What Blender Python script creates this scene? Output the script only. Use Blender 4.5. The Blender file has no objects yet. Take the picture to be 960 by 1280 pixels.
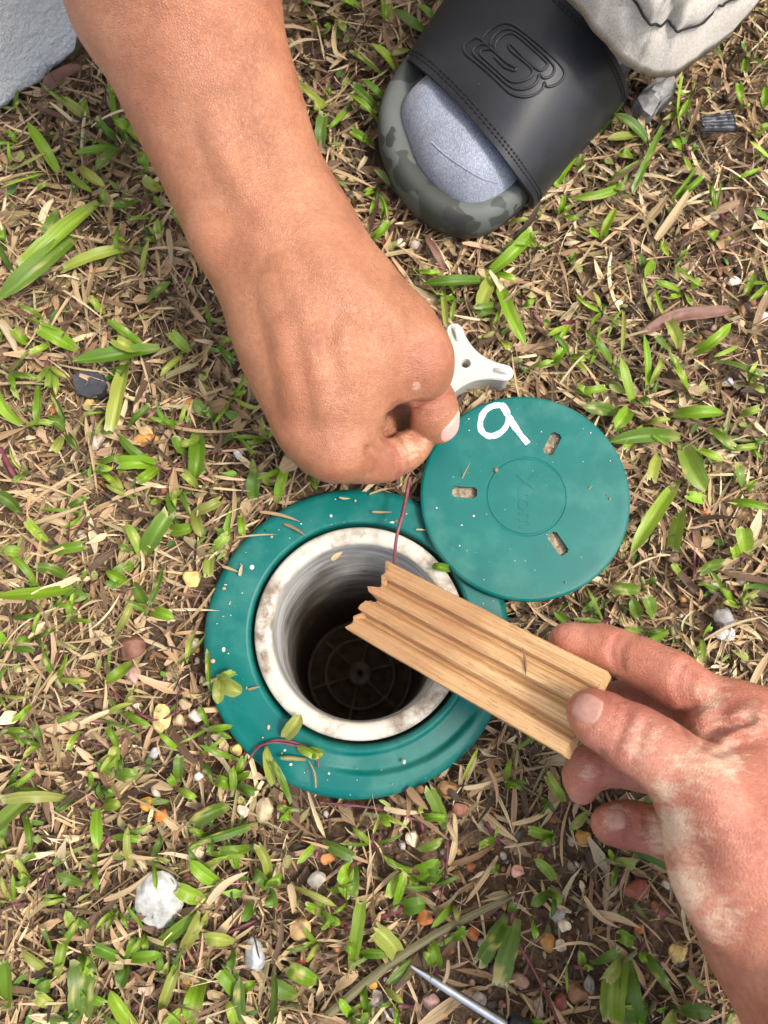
import bpy, bmesh, math, random
import numpy as np
from mathutils import Vector, Matrix

# ------------------------------------------------------------------ camera, world, sun, exposure
SC = bpy.context.scene
COL = SC.collection
TILT, H, F = math.radians(11.0), 0.41, 962.0          # photo 960 x 1280, focal length in its pixels

cam = bpy.data.cameras.new('camera'); camo = bpy.data.objects.new('camera', cam); COL.objects.link(camo)
camo.location = (0, 0, H); camo.rotation_euler = (TILT, 0, 0)
cam.sensor_fit = 'VERTICAL'; cam.sensor_height = 36.0; cam.lens = F / 1280 * 36
cam.clip_start = 0.005; cam.clip_end = 500
cam.dof.use_dof = True; cam.dof.focus_distance = 0.385; cam.dof.aperture_fstop = 11
SC.camera = camo

SUN_EL, SUN_AZ = math.radians(60), math.radians(104)     # azimuth measured from +Y towards +X
w = bpy.data.worlds.new('World'); SC.world = w; w.use_nodes = True
nt = w.node_tree; nt.nodes.clear()
sky = nt.nodes.new('ShaderNodeTexSky'); sky.sky_type = 'NISHITA'; sky.sun_disc = False
sky.sun_elevation = SUN_EL; sky.sun_rotation = SUN_AZ; sky.dust_density = 4.0; sky.air_density = 1.0; sky.ozone_density = 0.6
bg = nt.nodes.new('ShaderNodeBackground'); bg.inputs[1].default_value = 0.15
wo = nt.nodes.new('ShaderNodeOutputWorld')
nt.links.new(sky.outputs[0], bg.inputs[0]); nt.links.new(bg.outputs[0], wo.inputs[0])
sl = bpy.data.lights.new('sun', 'SUN'); sl.energy = 1.5; sl.angle = math.radians(10); sl.color = (1.0, 0.965, 0.92)
so = bpy.data.objects.new('sun', sl); COL.objects.link(so)
sd = Vector((math.sin(SUN_AZ) * math.cos(SUN_EL), math.cos(SUN_AZ) * math.cos(SUN_EL), math.sin(SUN_EL)))
so.rotation_euler = sd.to_track_quat('Z', 'Y').to_euler(); so.location = (0.6, 0.8, 2)
vs = SC.view_settings; vs.view_transform = 'Standard'; vs.look = 'None'; vs.gamma = 1; vs.use_curve_mapping = False
vs.exposure = 0.90
SC.cycles.use_denoising = True
SC.cycles.max_bounces = 8

# ------------------------------------------------------------------ helpers
RNG = np.random.default_rng(7); random.seed(7)
ST, CT = math.sin(TILT), math.cos(TILT)

def ray(px, py):
    x, y = (px - 480) / F, (640 - py) / F
    return np.array([x, y * CT + ST, y * ST - CT])
def P(px, py, z=0.0):                 # point of the place at height z (metres) that the photo shows at this pixel
    d = ray(px, py); s = (z - H) / d[2]
    return np.array([d[0] * s, d[1] * s, z])
def PZ(px, py, zcm): return P(px, py, zcm * 0.01)
def depth(px, py, z): return (z - H) / ray(px, py)[2]
def to_px(p):
    p = np.atleast_2d(p); y = p[:, 1]; z = p[:, 2] - H
    fwd = y * ST - z * CT; up = y * CT + z * ST
    return np.stack([480 + F * p[:, 0] / fwd, 640 - F * up / fwd], 1)
def lin(r, g, b):
    f = lambda c: (c / 12.92 if c <= 0.04045 else ((c + 0.055) / 1.055) ** 2.4)
    return (f(r / 255), f(g / 255), f(b / 255), 1.0)
def nrm_rows(a): return a / (np.linalg.norm(a, axis=-1, keepdims=True) + 1e-12)
def nrm(v): v = np.asarray(v, float); return v / (np.linalg.norm(v) + 1e-12)

def vnoise(p, seed=0):                # lattice value noise in [-1, 1]
    p = np.asarray(p, np.float64); i = np.floor(p).astype(np.int64); f = p - i; f = f * f * (3 - 2 * f)
    def h(dx, dy, dz):
        n = (i[..., 0] + dx) * 374761393 + (i[..., 1] + dy) * 668265263 + (i[..., 2] + dz) * 2147483647 + seed * 144665
        n = (n ^ (n >> 13)) * 1274126177; n = n ^ (n >> 16)
        return (n & 0xFFFF) / 32767.5 - 1
    r = 0
    for dx in (0, 1):
        for dy in (0, 1):
            for dz in (0, 1):
                wgt = (f[..., 0] if dx else 1 - f[..., 0]) * (f[..., 1] if dy else 1 - f[..., 1]) * (f[..., 2] if dz else 1 - f[..., 2])
                r = r + wgt * h(dx, dy, dz)
    return r
def fbm(p, octs=3, seed=0):
    r, a = 0, 1.0
    for o in range(octs): r = r + a * vnoise(p * (2.03 ** o), seed + o); a *= 0.5
    return r

def link(name, me, mat=None, parent=None, smooth=True):
    o = bpy.data.objects.new(name, me); COL.objects.link(o)
    if mat is not None and not me.materials: me.materials.append(mat)
    if smooth and len(me.polygons): me.polygons.foreach_set('use_smooth', np.ones(len(me.polygons), bool))
    if parent is not None:
        o.parent = parent; o.matrix_parent_inverse = Matrix.Translation(-parent.location) if parent.type == 'EMPTY' else Matrix()
    return o
def mesh(name, verts, faces, mat=None, parent=None, smooth=True, col=None, uv=None, attr=None):
    me = bpy.data.meshes.new(name)
    verts = np.asarray(verts, np.float32)
    if isinstance(faces, np.ndarray):
        n, k = faces.shape
        me.vertices.add(len(verts)); me.vertices.foreach_set('co', verts.ravel())
        me.loops.add(n * k); me.loops.foreach_set('vertex_index', faces.astype(np.int32).ravel())
        me.polygons.add(n); me.polygons.foreach_set('loop_start', np.arange(0, n * k, k, dtype=np.int32))
        me.update(calc_edges=True); me.validate()
    else:
        me.from_pydata([tuple(map(float, v)) for v in verts], [], [tuple(map(int, f)) for f in faces]); me.update()
    if col is not None:
        a = me.color_attributes.new('col', 'FLOAT_COLOR', 'POINT'); c = np.ones((len(verts), 4), np.float32); c[:, :3] = np.asarray(col)[:, :3]
        a.data.foreach_set('color', c.ravel())
    if uv is not None:
        l = me.uv_layers.new(name='UVMap'); vi = np.zeros(len(me.loops), np.int32); me.loops.foreach_get('vertex_index', vi)
        l.data.foreach_set('uv', np.asarray(uv, np.float32)[vi].ravel())
    for k_, v_ in (attr or {}).items():
        a = me.attributes.new(k_, 'FLOAT', 'POINT'); a.data.foreach_set('value', np.asarray(v_, np.float32))
    return link(name, me, mat, parent, smooth)
def empty(name, loc, label, cat, group=None):
    o = bpy.data.objects.new(name, None); COL.objects.link(o); o.location = tuple(map(float, loc)); o.empty_display_size = 0.01
    return tag(o, label, cat, group)
def tag(o, label, cat, group=None):
    o['label'] = label; o['category'] = cat
    if group: o['group'] = group
    return o
def grid_faces(nu, nv, wrap_u=False, wrap_v=False):
    iu = np.arange(nu if wrap_u else nu - 1); iv = np.arange(nv if wrap_v else nv - 1)
    a, b = np.meshgrid(iu, iv, indexing='ij'); a2, b2 = (a + 1) % nu, (b + 1) % nv
    return np.stack([a * nv + b, a2 * nv + b, a2 * nv + b2, a * nv + b2], -1).reshape(-1, 4)
def catmull(pts, n):
    pts = np.asarray(pts, float); m = len(pts); t = np.linspace(0, m - 1 - 1e-9, n); i = t.astype(int); f = (t - i)[:, None]
    g = lambda k: pts[np.clip(k, 0, m - 1)]
    p0, p1, p2, p3 = g(i - 1), g(i), g(i + 1), g(i + 2)
    return 0.5 * (2 * p1 + (p2 - p0) * f + (2 * p0 - 5 * p1 + 4 * p2 - p3) * f ** 2 + (3 * p1 - p0 - 3 * p2 + p3) * f ** 3)
def tube_mesh(pts, rad, seg=8):
    pts = np.asarray(pts, float); n = len(pts); rad = np.broadcast_to(np.asarray(rad, float), (n,))
    tg = np.gradient(pts, axis=0); tg /= np.linalg.norm(tg, axis=1)[:, None] + 1e-12
    ref = np.array([0, 0, 1.0]) if abs(tg[:, 2]).mean() < 0.8 else np.array([1.0, 0, 0])
    u = np.cross(tg, ref); u /= np.linalg.norm(u, axis=1)[:, None] + 1e-12; v = np.cross(tg, u)
    a = np.linspace(0, 2 * np.pi, seg, endpoint=False)
    V = pts[:, None] + rad[:, None, None] * (np.cos(a)[None, :, None] * u[:, None] + np.sin(a)[None, :, None] * v[:, None])
    Fc = grid_faces(n, seg, wrap_v=True)
    V = V.reshape(-1, 3); faces = [tuple(f) for f in Fc] + [tuple(range(seg))[::-1], tuple((n - 1) * seg + k for k in range(seg))]
    return V, faces
def tube(name, pts, rad, mat, parent=None, seg=8, n=None, **k):
    if n: pts = catmull(pts, n)
    if n and not np.isscalar(rad): rad = np.interp(np.linspace(0, 1, n), np.linspace(0, 1, len(rad)), rad)
    V, fc = tube_mesh(pts, rad, seg); return mesh(name, V, fc, mat, parent, **k)
def lathe(profile, seg, center, axis_tilt=None):
    pr = np.asarray(profile, float); a = np.linspace(0, 2 * np.pi, seg, endpoint=False)
    V = np.stack([pr[:, None, 0] * np.cos(a), pr[:, None, 0] * np.sin(a), np.broadcast_to(pr[:, None, 1], (len(pr), seg))], -1).reshape(-1, 3)
    if axis_tilt is not None: V = V @ np.asarray(axis_tilt.to_3x3()).T
    return V + np.asarray(center), grid_faces(len(pr), seg, wrap_v=True)

# --- materials
def nd(t, typ, inp=None, **props):
    n = t.nodes.new(typ)
    for k, v in props.items(): setattr(n, k, v)
    for k, v in (inp or {}).items():
        s = n.inputs[k]
        if isinstance(v, bpy.types.NodeSocket): t.links.new(v, s)
        else: s.default_value = v
    return n
def new_mat(name):
    m = bpy.data.materials.new(name); m.use_nodes = True; t = m.node_tree; t.nodes.clear()
    out = t.nodes.new('ShaderNodeOutputMaterial'); return m, t, out
def noise(t, scale, detail=4, rough=0.55, vec=None, dist=0.0):
    i = {'Scale': scale, 'Detail': detail, 'Roughness': rough, 'Distortion': dist}
    if vec is not None: i['Vector'] = vec
    return nd(t, 'ShaderNodeTexNoise', i)
def ramp(t, fac, stops):
    r = nd(t, 'ShaderNodeValToRGB', {'Fac': fac}); e = r.color_ramp.elements
    while len(e) < len(stops): e.new(0.5)
    for el, (p, c) in zip(e, stops): el.position = p; el.color = c if len(c) == 4 else (*c, 1)
    return r.outputs['Color']
def mix(t, fac, a, b, mode='MIX'):
    n = nd(t, 'ShaderNodeMix', data_type='RGBA', blend_type=mode)
    for k, v in ((0, fac), (6, a), (7, b)):
        if isinstance(v, bpy.types.NodeSocket): t.links.new(v, n.inputs[k])
        else: n.inputs[k].default_value = v
    return n.outputs[2]
def mathn(t, op, a, b=0.0, clamp=False):
    n = nd(t, 'ShaderNodeMath', operation=op, use_clamp=clamp)
    for k, v in ((0, a), (1, b)):
        if isinstance(v, bpy.types.NodeSocket): t.links.new(v, n.inputs[k])
        else: n.inputs[k].default_value = v
    return n.outputs[0]
def bump(t, height, strength, dist, normal=None):
    i = {'Height': height, 'Strength': strength, 'Distance': dist}
    if normal is not None: i['Normal'] = normal
    return nd(t, 'ShaderNodeBump', i).outputs[0]
def bsdf(t, out, **inp):
    b = nd(t, 'ShaderNodeBsdfPrincipled', {k.replace('_', ' '): v for k, v in inp.items()})
    t.links.new(b.outputs[0], out.inputs[0]); return b
def coord(t): return nd(t, 'ShaderNodeTexCoord').outputs['Object']

def mat_simple(name, c, rough=0.6, var=0.25, scale=200, bs=0.2, bd=0.0006, metallic=0.0):
    m, t, o = new_mat(name); v = coord(t); n = noise(t, scale, 5, vec=v)
    c = c if len(c) == 4 else (*c, 1)
    dk = tuple(x * (1 - var) for x in c[:3]) + (1,); lt = tuple(min(1, x * (1 + var)) for x in c[:3]) + (1,)
    bsdf(t, o, Base_Color=ramp(t, n.outputs['Fac'], [(0.3, dk), (0.7, lt)]), Roughness=rough, Metallic=metallic, Normal=bump(t, n.outputs['Fac'], bs, bd))
    return m
def mat_vcol(name, rough=0.8, scale=400, var=0.35, transl=0.0, stripes=False):
    m, t, o = new_mat(name); a = nd(t, 'ShaderNodeVertexColor', layer_name='col').outputs['Color']
    if stripes:
        uv = nd(t, 'ShaderNodeTexCoord').outputs['UV']
        mp = nd(t, 'ShaderNodeMapping', {'Vector': uv, 'Scale': (11, 0.35, 1)}).outputs[0]
        n = noise(t, 1.0, 3, vec=mp)
    else:
        n = noise(t, scale, 4, vec=coord(t))
    f = ramp(t, n.outputs['Fac'], [(0.3, (1 - var,) * 3), (0.7, (1 + var * 0.6,) * 3)])
    c = mix(t, 1.0, a, f, 'MULTIPLY')
    b = bsdf(t, o, Base_Color=c, Roughness=rough, Normal=bump(t, n.outputs['Fac'], 0.4, 0.0004))
    if transl:
        tr = nd(t, 'ShaderNodeBsdfTranslucent', {'Color': c}); ms = nd(t, 'ShaderNodeMixShader', {0: transl, 1: b.outputs[0], 2: tr.outputs[0]})
        t.links.new(ms.outputs[0], o.inputs[0])
    return m

M = {}
def make_materials():
    # soil
    m, t, o = new_mat('soil'); v = coord(t)
    n1 = noise(t, 28, 6, 0.6, v); n2 = noise(t, 420, 5, 0.65, v); vo = nd(t, 'ShaderNodeTexVoronoi', {'Vector': v, 'Scale': 330.0})
    c = ramp(t, n1.outputs['Fac'], [(0.3, lin(74, 56, 40)), (0.5, lin(112, 88, 64)), (0.72, lin(144, 118, 88))])
    c2 = ramp(t, n2.outputs['Fac'], [(0.3, (0.45,) * 3), (0.7, (1.35,) * 3)])
    c = mix(t, 1.0, c, c2, 'MULTIPLY')
    hgt = mathn(t, 'ADD', n2.outputs['Fac'], mathn(t, 'MULTIPLY', vo.outputs['Distance'], -0.6))
    bsdf(t, o, Base_Color=c, Roughness=0.92, Normal=bump(t, hgt, 0.9, 0.003)); M['soil'] = m
    M['litter'] = mat_vcol('dry_grass', 0.7, 500, 0.38, 0.12, stripes=True)
    M['gravel'] = mat_vcol('gravel', 0.7, 500, 0.35)
    M['stone'] = mat_vcol('pebble_stone', 0.6, 260, 0.4)
    M['leaf'] = mat_vcol('grass_leaf', 0.46, 300, 0.24, 0.2, stripes=True)
    M['straw'] = mat_vcol('straw', 0.7, 300, 0.4, 0.08, stripes=True)
    # green plastic
    m, t, o = new_mat('green_plastic'); v = coord(t)
    n1 = noise(t, 55, 6, 0.6, v); n2 = noise(t, 700, 3, 0.6, v); n3 = noise(t, 18, 4, 0.6, v, 0.6)
    base = ramp(t, n1.outputs['Fac'], [(0.3, lin(0, 94, 88)), (0.7, lin(0, 105, 96))])
    dust = ramp(t, mathn(t, 'MULTIPLY', n3.outputs['Fac'], n1.outputs['Fac']), [(0.24, (0, 0, 0)), (0.42, (1, 1, 1))])
    scr = nd(t, 'ShaderNodeTexVoronoi', {'Vector': v, 'Scale': 260.0, 'Randomness': 1.0})
    spk = ramp(t, scr.outputs['Distance'], [(0.05, (1, 1, 1)), (0.10, (0, 0, 0))])
    gate = ramp(t, noise(t, 130, 3, 0.5, v).outputs['Fac'], [(0.54, (0, 0, 0)), (0.60, (1, 1, 1))])
    base = mix(t, mathn(t, 'MULTIPLY', dust, mathn(t, 'MULTIPLY', noise(t, 300, 6, 0.75, v).outputs['Fac'], 0.16)), base, lin(160, 178, 162))
    base = mix(t, mathn(t, 'MULTIPLY', mathn(t, 'MULTIPLY', spk, gate), 0.55), base, lin(205, 215, 200))
    rg = mathn(t, 'ADD', mathn(t, 'MULTIPLY', dust, 0.18), 0.36)
    bsdf(t, o, Base_Color=base, Roughness=rg, Specular_IOR_Level=0.32, Normal=bump(t, n2.outputs['Fac'], 0.08, 0.0005)); M['green'] = m
    # white pvc
    m, t, o = new_mat('dirty_white_plastic'); v = coord(t)
    n1 = noise(t, 90, 7, 0.7, v); n2 = noise(t, 30, 4, 0.6, v)
    dirt = ramp(t, mathn(t, 'MULTIPLY', n1.outputs['Fac'], n2.outputs['Fac']), [(0.22, (0, 0, 0)), (0.36, (1, 1, 1))])
    c = mix(t, mathn(t, 'MULTIPLY', dirt, 0.85), lin(198, 192, 176), lin(104, 84, 62))
    bsdf(t, o, Base_Color=c, Roughness=0.45, Normal=bump(t, n1.outputs['Fac'], 0.15, 0.0006)); M['white'] = m
    m, t, o = new_mat('scuffed_grey_pipe'); v = coord(t)
    mp = nd(t, 'ShaderNodeMapping', {'Vector': v, 'Scale': (25, 25, 260)}).outputs[0]
    n1 = noise(t, 1.0, 4, 0.6, mp); n2 = noise(t, 35, 5, 0.6, v)
    c = ramp(t, n1.outputs['Fac'], [(0.35, lin(150, 148, 142)), (0.5, lin(186, 184, 178)), (0.66, lin(216, 216, 210))])
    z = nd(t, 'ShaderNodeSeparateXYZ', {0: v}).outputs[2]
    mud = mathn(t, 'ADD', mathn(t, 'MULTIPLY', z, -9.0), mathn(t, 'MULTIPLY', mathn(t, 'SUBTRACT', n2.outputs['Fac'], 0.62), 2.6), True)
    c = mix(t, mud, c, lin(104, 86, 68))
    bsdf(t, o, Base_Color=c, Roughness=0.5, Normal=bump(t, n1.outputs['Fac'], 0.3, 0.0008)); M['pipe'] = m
    M['grid'] = mat_simple('muddy_brown_plastic', lin(150, 128, 106), 0.7, 0.3, 150)
    M['slotdirt'] = mat_simple('packed_dirt', lin(150, 134, 112), 0.9, 0.5, 420, 0.8, 0.002)
    M['mud'] = mat_simple('damp_mud', lin(112, 88, 66), 0.9, 0.4, 120, 0.6, 0.003)
    M['keyplastic'] = mat_simple('pale_grey_plastic', lin(188, 187, 178), 0.42, 0.05, 60, 0.05)
    m, t, o = new_mat('white_paint_pen'); v = coord(t)
    wear = ramp(t, noise(t, 420, 6, 0.7, v).outputs['Fac'], [(0.36, (1, 1, 1)), (0.46, (0, 0, 0))]); n1 = noise(t, 120, 4, 0.6, v)
    bsdf(t, o, Base_Color=mix(t, mathn(t, 'MULTIPLY', wear, 0.75), ramp(t, n1.outputs['Fac'], [(0.3, lin(176, 196, 196)), (0.7, lin(214, 226, 226))]), lin(40, 128, 120)), Roughness=0.6); M['paint'] = m
    # wood
    m, t, o = new_mat('softwood'); uv = nd(t, 'ShaderNodeTexCoord').outputs['UV']
    mp = nd(t, 'ShaderNodeMapping', {'Vector': uv, 'Scale': (2.2, 62, 1)}).outputs[0]
    n1 = noise(t, 1.0, 6, 0.65, mp, 0.3)
    mp2 = nd(t, 'ShaderNodeMapping', {'Vector': uv, 'Scale': (14, 110, 1)}).outputs[0]
    n2 = noise(t, 1.0, 4, 0.7, mp2); n3 = noise(t, 2.4, 4, 0.6, uv)
    c = ramp(t, n1.outputs['Fac'], [(0.28, lin(172, 128, 84)), (0.48, lin(206, 164, 114)), (0.68, lin(226, 190, 140))])
    pores = ramp(t, n2.outputs['Fac'], [(0.34, (1, 1, 1)), (0.43, (0, 0, 0))])
    c = mix(t, mathn(t, 'MULTIPLY', pores, 0.75), c, lin(118, 78, 46))
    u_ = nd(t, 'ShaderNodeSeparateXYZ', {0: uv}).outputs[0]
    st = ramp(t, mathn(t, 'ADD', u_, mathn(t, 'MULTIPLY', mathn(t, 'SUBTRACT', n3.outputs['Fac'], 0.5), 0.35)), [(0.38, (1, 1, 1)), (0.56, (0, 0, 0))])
    c = mix(t, mathn(t, 'MULTIPLY', st, 0.55), c, lin(158, 110, 72))  # ragged half browner: the arm's cast shadow painted into the wood colour
    bsdf(t, o, Base_Color=c, Roughness=0.65, Normal=bump(t, mathn(t, 'ADD', n1.outputs['Fac'], n2.outputs['Fac']), 0.6, 0.0010)); M['wood'] = m
    # skin (two people)
    for key, c0, c1, c2, dc in (('skin_tan', (154, 101, 72), (172, 116, 84), (185, 131, 98), (226, 206, 176)),
                                ('skin_pink', (164, 102, 80), (188, 126, 102), (206, 148, 124), (224, 204, 174))):
        m, t, o = new_mat(key); v = coord(t)
        n1 = noise(t, 45, 5, 0.6, v); n2 = noise(t, 1500, 2, 0.5, v)
        vo = nd(t, 'ShaderNodeTexVoronoi', {'Vector': v, 'Scale': 950.0}, feature='DISTANCE_TO_EDGE')
        mp = nd(t, 'ShaderNodeMapping', {'Vector': v, 'Rotation': (0, 0, math.radians(20 if key == 'skin_tan' else 35)), 'Scale': (120, 900, 400)}).outputs[0]
        n3 = noise(t, 1.0, 3, 0.6, mp)
        c = ramp(t, n1.outputs['Fac'], [(0.3, lin(*c0)), (0.5, lin(*c1)), (0.7, lin(*c2))])
        mott = noise(t, 420, 3, 0.6, v)
        c = mix(t, 1.0, c, ramp(t, mott.outputs['Fac'], [(0.3, (0.86, 0.82, 0.80)), (0.7, (1.07, 1.06, 1.05))]), 'MULTIPLY')
        big = noise(t, 16, 3, 0.5, v)
        c = mix(t, 1.0, c, ramp(t, big.outputs['Fac'], [(0.35, (1.02, 0.96, 0.94)), (0.65, (0.97, 1.0, 1.0))]), 'MULTIPLY')
        pore = nd(t, 'ShaderNodeTexVoronoi', {'Vector': v, 'Scale': 520.0})
        pm = mathn(t, 'MULTIPLY', ramp(t, pore.outputs['Distance'], [(0.10, (1, 1, 1)), (0.2, (0, 0, 0))]), 0.30)
        c = mix(t, pm, c, lin(120, 72, 54))
        red = nd(t, 'ShaderNodeAttribute', attribute_name='red').outputs['Fac']
        c = mix(t, red, c, lin(150, 78, 70))
        dust = nd(t, 'ShaderNodeAttribute', attribute_name='dust').outputs['Fac']
        nz = noise(t, 1.0, 6, 0.7, nd(t, 'ShaderNodeMapping', {'Vector': v, 'Rotation': (0, 0, math.radians(-35)), 'Scale': (150, 420, 260)}).outputs[0], 0.4); nz2 = noise(t, 1100, 4, 0.7, v)
        dm = mathn(t, 'MULTIPLY', mathn(t, 'SUBTRACT', mathn(t, 'ADD', dust, mathn(t, 'MULTIPLY', nz.outputs['Fac'], 1.0)), 0.78), 3.4, True)
        dm = mathn(t, 'MULTIPLY', dm, mathn(t, 'ADD', mathn(t, 'MULTIPLY', nz2.outputs['Fac'], 1.1), 0.05), True)
        c = mix(t, dm, c, lin(*dc))
        hh = mathn(t, 'ADD', mathn(t, 'MULTIPLY', n3.outputs['Fac'], 0.7), mathn(t, 'MULTIPLY', vo.outputs['Distance'], 1.4))
        bsdf(t, o, Base_Color=c, Roughness=mathn(t, 'ADD', 0.46, mathn(t, 'MULTIPLY', dm, 0.35)), Normal=bump(t, hh, 0.6, 0.0007),
             Subsurface_Weight=0.12, Subsurface_Radius=(1.0, 0.35, 0.2), Subsurface_Scale=0.0035)
        M[key] = m
    M['nail'] = mat_simple('fingernail', lin(226, 172, 160), 0.32, 0.06, 150, 0.05)
    M['nail_dull'] = mat_simple('dusty_fingernail', lin(176, 132, 116), 0.5, 0.2, 300, 0.1)
    # shoe
    m, t, o = new_mat('black_rubber_leather'); v = coord(t); n1 = noise(t, 900, 3, 0.6, v); n2 = noise(t, 25, 5, 0.6, v)
    sp = nd(t, 'ShaderNodeTexVoronoi', {'Vector': v, 'Scale': 150.0})
    dots = ramp(t, sp.outputs['Distance'], [(0.035, (1, 1, 1)), (0.05, (0, 0, 0))])
    gate = ramp(t, noise(t, 60, 2, 0.5, v).outputs['Fac'], [(0.5, (0, 0, 0)), (0.58, (1, 1, 1))])
    c = ramp(t, n2.outputs['Fac'], [(0.35, lin(26, 28, 32)), (0.7, lin(42, 44, 49))])
    c = mix(t, mathn(t, 'MULTIPLY', mathn(t, 'MULTIPLY', dots, gate), 0.7), c, lin(150, 150, 150))
    bsdf(t, o, Base_Color=c, Roughness=mathn(t, 'ADD', 0.40, mathn(t, 'MULTIPLY', n2.outputs['Fac'], 0.2)), Normal=bump(t, n1.outputs['Fac'], 0.25, 0.0003)); M['strap'] = m
    M['blackthread'] = mat_simple('black_thread', lin(22, 22, 25), 0.8, 0.2)
    m, t, o = new_mat('camouflage_foam'); v = coord(t)
    vo = nd(t, 'ShaderNodeTexNoise', {'Vector': v, 'Scale': 48.0, 'Detail': 1.0, 'Distortion': 0.5}); vo2 = noise(t, 55, 1, 0.4, nd(t, 'ShaderNodeMapping', {'Vector': v, 'Location': (3, 1, 2)}).outputs[0], 0.6)
    n1 = noise(t, 800, 3, 0.6, v)
    r1 = ramp(t, vo.outputs['Fac'], [(0.46, lin(88, 95, 90)), (0.475, lin(44, 52, 45))])
    r2 = ramp(t, vo2.outputs['Fac'], [(0.40, (1, 1, 1)), (0.412, (0, 0, 0))])
    c = mix(t, r2, r1, lin(22, 24, 28))
    c = mix(t, mathn(t, 'MULTIPLY', noise(t, 40, 5, 0.6, v).outputs['Fac'], 0.3), c, lin(122, 122, 116))
    bsdf(t, o, Base_Color=c, Roughness=0.7, Normal=bump(t, n1.outputs['Fac'], 0.2, 0.0004)); M['foam'] = m
    m, t, o = new_mat('heather_grey_knit'); v = coord(t)
    mp = nd(t, 'ShaderNodeMapping', {'Vector': v, 'Rotation': (0, 0, math.radians(-42)), 'Scale': (1900, 700, 1200)}).outputs[0]
    n1 = noise(t, 1.0, 3, 0.6, mp); n2 = noise(t, 60, 4, 0.6, v)
    c = ramp(t, n1.outputs['Fac'], [(0.3, lin(112, 118, 130)), (0.55, lin(152, 160, 174)), (0.75, lin(184, 190, 202))])
    c = mix(t, 1.0, c, ramp(t, n2.outputs['Fac'], [(0.3, (0.82,) * 3), (0.7, (1.1,) * 3)]), 'MULTIPLY')
    bsdf(t, o, Base_Color=c, Roughness=0.95, Normal=bump(t, n1.outputs['Fac'], 0.5, 0.0005), Sheen_Weight=0.2); M['sock'] = m
    m, t, o = new_mat('grey_cotton_twill'); v = coord(t)
    n1 = noise(t, 1400, 3, 0.6, nd(t, 'ShaderNodeMapping', {'Vector': v, 'Scale': (1, 0.35, 0.6)}).outputs[0]); n2 = noise(t, 50, 4, 0.6, v)
    c = ramp(t, n1.outputs['Fac'], [(0.3, lin(172, 166, 154)), (0.7, lin(214, 208, 196))])
    c = mix(t, 1.0, c, ramp(t, n2.outputs['Fac'], [(0.3, (0.95,) * 3), (0.7, (1.04,) * 3)]), 'MULTIPLY')
    bsdf(t, o, Base_Color=c, Roughness=0.9, Normal=bump(t, n1.outputs['Fac'], 0.4, 0.0005)); M['cotton'] = m
    # wall
    m, t, o = new_mat('white_roughcast'); v = coord(t); n1 = noise(t, 420, 4, 0.6, v); n2 = noise(t, 14, 5, 0.6, v)
    c = ramp(t, n2.outputs['Fac'], [(0.3, lin(226, 230, 230)), (0.6, lin(240, 242, 241))])
    bsdf(t, o, Base_Color=c, Roughness=0.85, Normal=bump(t, n1.outputs['Fac'], 1.0, 0.0022)); M['plaster'] = m
    M['footing'] = mat_simple('mossy_concrete', lin(104, 96, 78), 0.9, 0.35, 90, 0.7, 0.003)
    M['steel'] = mat_simple('steel', lin(205, 207, 208), 0.38, 0.15, 250, 0.1, 0.0003, 1.0)
    M['blackplastic'] = mat_simple('black_plastic', lin(44, 46, 50), 0.4, 0.35, 220, 0.3, 0.001)
    M['mortar'] = mat_simple('grey_mortar', lin(150, 148, 144), 0.85, 0.4, 180, 0.6, 0.002)
    M['stolon'] = mat_simple('purple_runner', lin(116, 62, 70), 0.5, 0.35, 220, 0.2)
    M['deadleaf'] = mat_simple('dead_brown_leaf', lin(118, 84, 70), 0.6, 0.3, 160, 0.4)
    M['stemgreen'] = mat_simple('green_purple_stem', lin(126, 128, 82), 0.55, 0.3, 160, 0.2)
    M['bark'] = mat_simple('charred_chip', lin(52, 54, 60), 0.55, 0.35, 240, 0.6, 0.001)
make_materials()

# ------------------------------------------------------------------ station geometry numbers
CC = P(446, 798, 0.010); CR = (P(640, 798, 0.010)[0] - P(253, 798, 0.010)[0]) / 2      # collar centre and radius
RC = P(450, 789, 0.012); RR_OUT = 128.0 / 2355; RR_IN = 107.0 / 2355                     # white rim
LC = P(657, 620, 0.017); LR = (P(789, 620, 0.017)[0] - P(526, 620, 0.017)[0]) / 2        # lid
# foot frame: u runs from the toe to the heel, v to the right
FO = P(527, 283, 0.008); FU = nrm((P(527 + 135, 283 - 150, 0.008) - FO) * [1, 1, 0]); FV = np.array([FU[1], -FU[0], 0])

def soil_z(x, y):
    p = np.stack([x, y, np.zeros_like(x)], -1)
    z = 0.0035 * fbm(p * 22, 3, 3) + 0.0016 * fbm(p * 120, 3, 9)
    return z - 0.002

# ------------------------------------------------------------------ ground sheet with the hole
def ground():
    near = np.arange(-0.46, 0.4601, 0.004)
    far = np.array([0.5, 0.56, 0.65, 0.8, 1.0, 1.4, 2, 3, 5, 8, 14, 25, 45, 80])
    ax = np.concatenate([-far[::-1], near, far])
    X, Y = np.meshgrid(ax, ax + 0.08, indexing='ij')
    d = np.hypot(X - CC[0], Y - CC[1])
    Z = soil_z(X, Y); Z = np.where(d < CR * 0.98, np.minimum(Z, -0.003), Z)
    Z = Z - 0.004 * np.exp(-((d - CR) / 0.008) ** 2)
    V = np.stack([X, Y, Z], -1).reshape(-1, 3)
    fc = grid_faces(len(ax), len(ax)); dv = np.hypot(V[:, 0] - RC[0], V[:, 1] - RC[1])
    fc = fc[(dv[fc] > RR_OUT + 0.012).any(1)]
    o = mesh('ground', V, fc, M['soil']); o['kind'] = 'structure'
ground()

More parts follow.
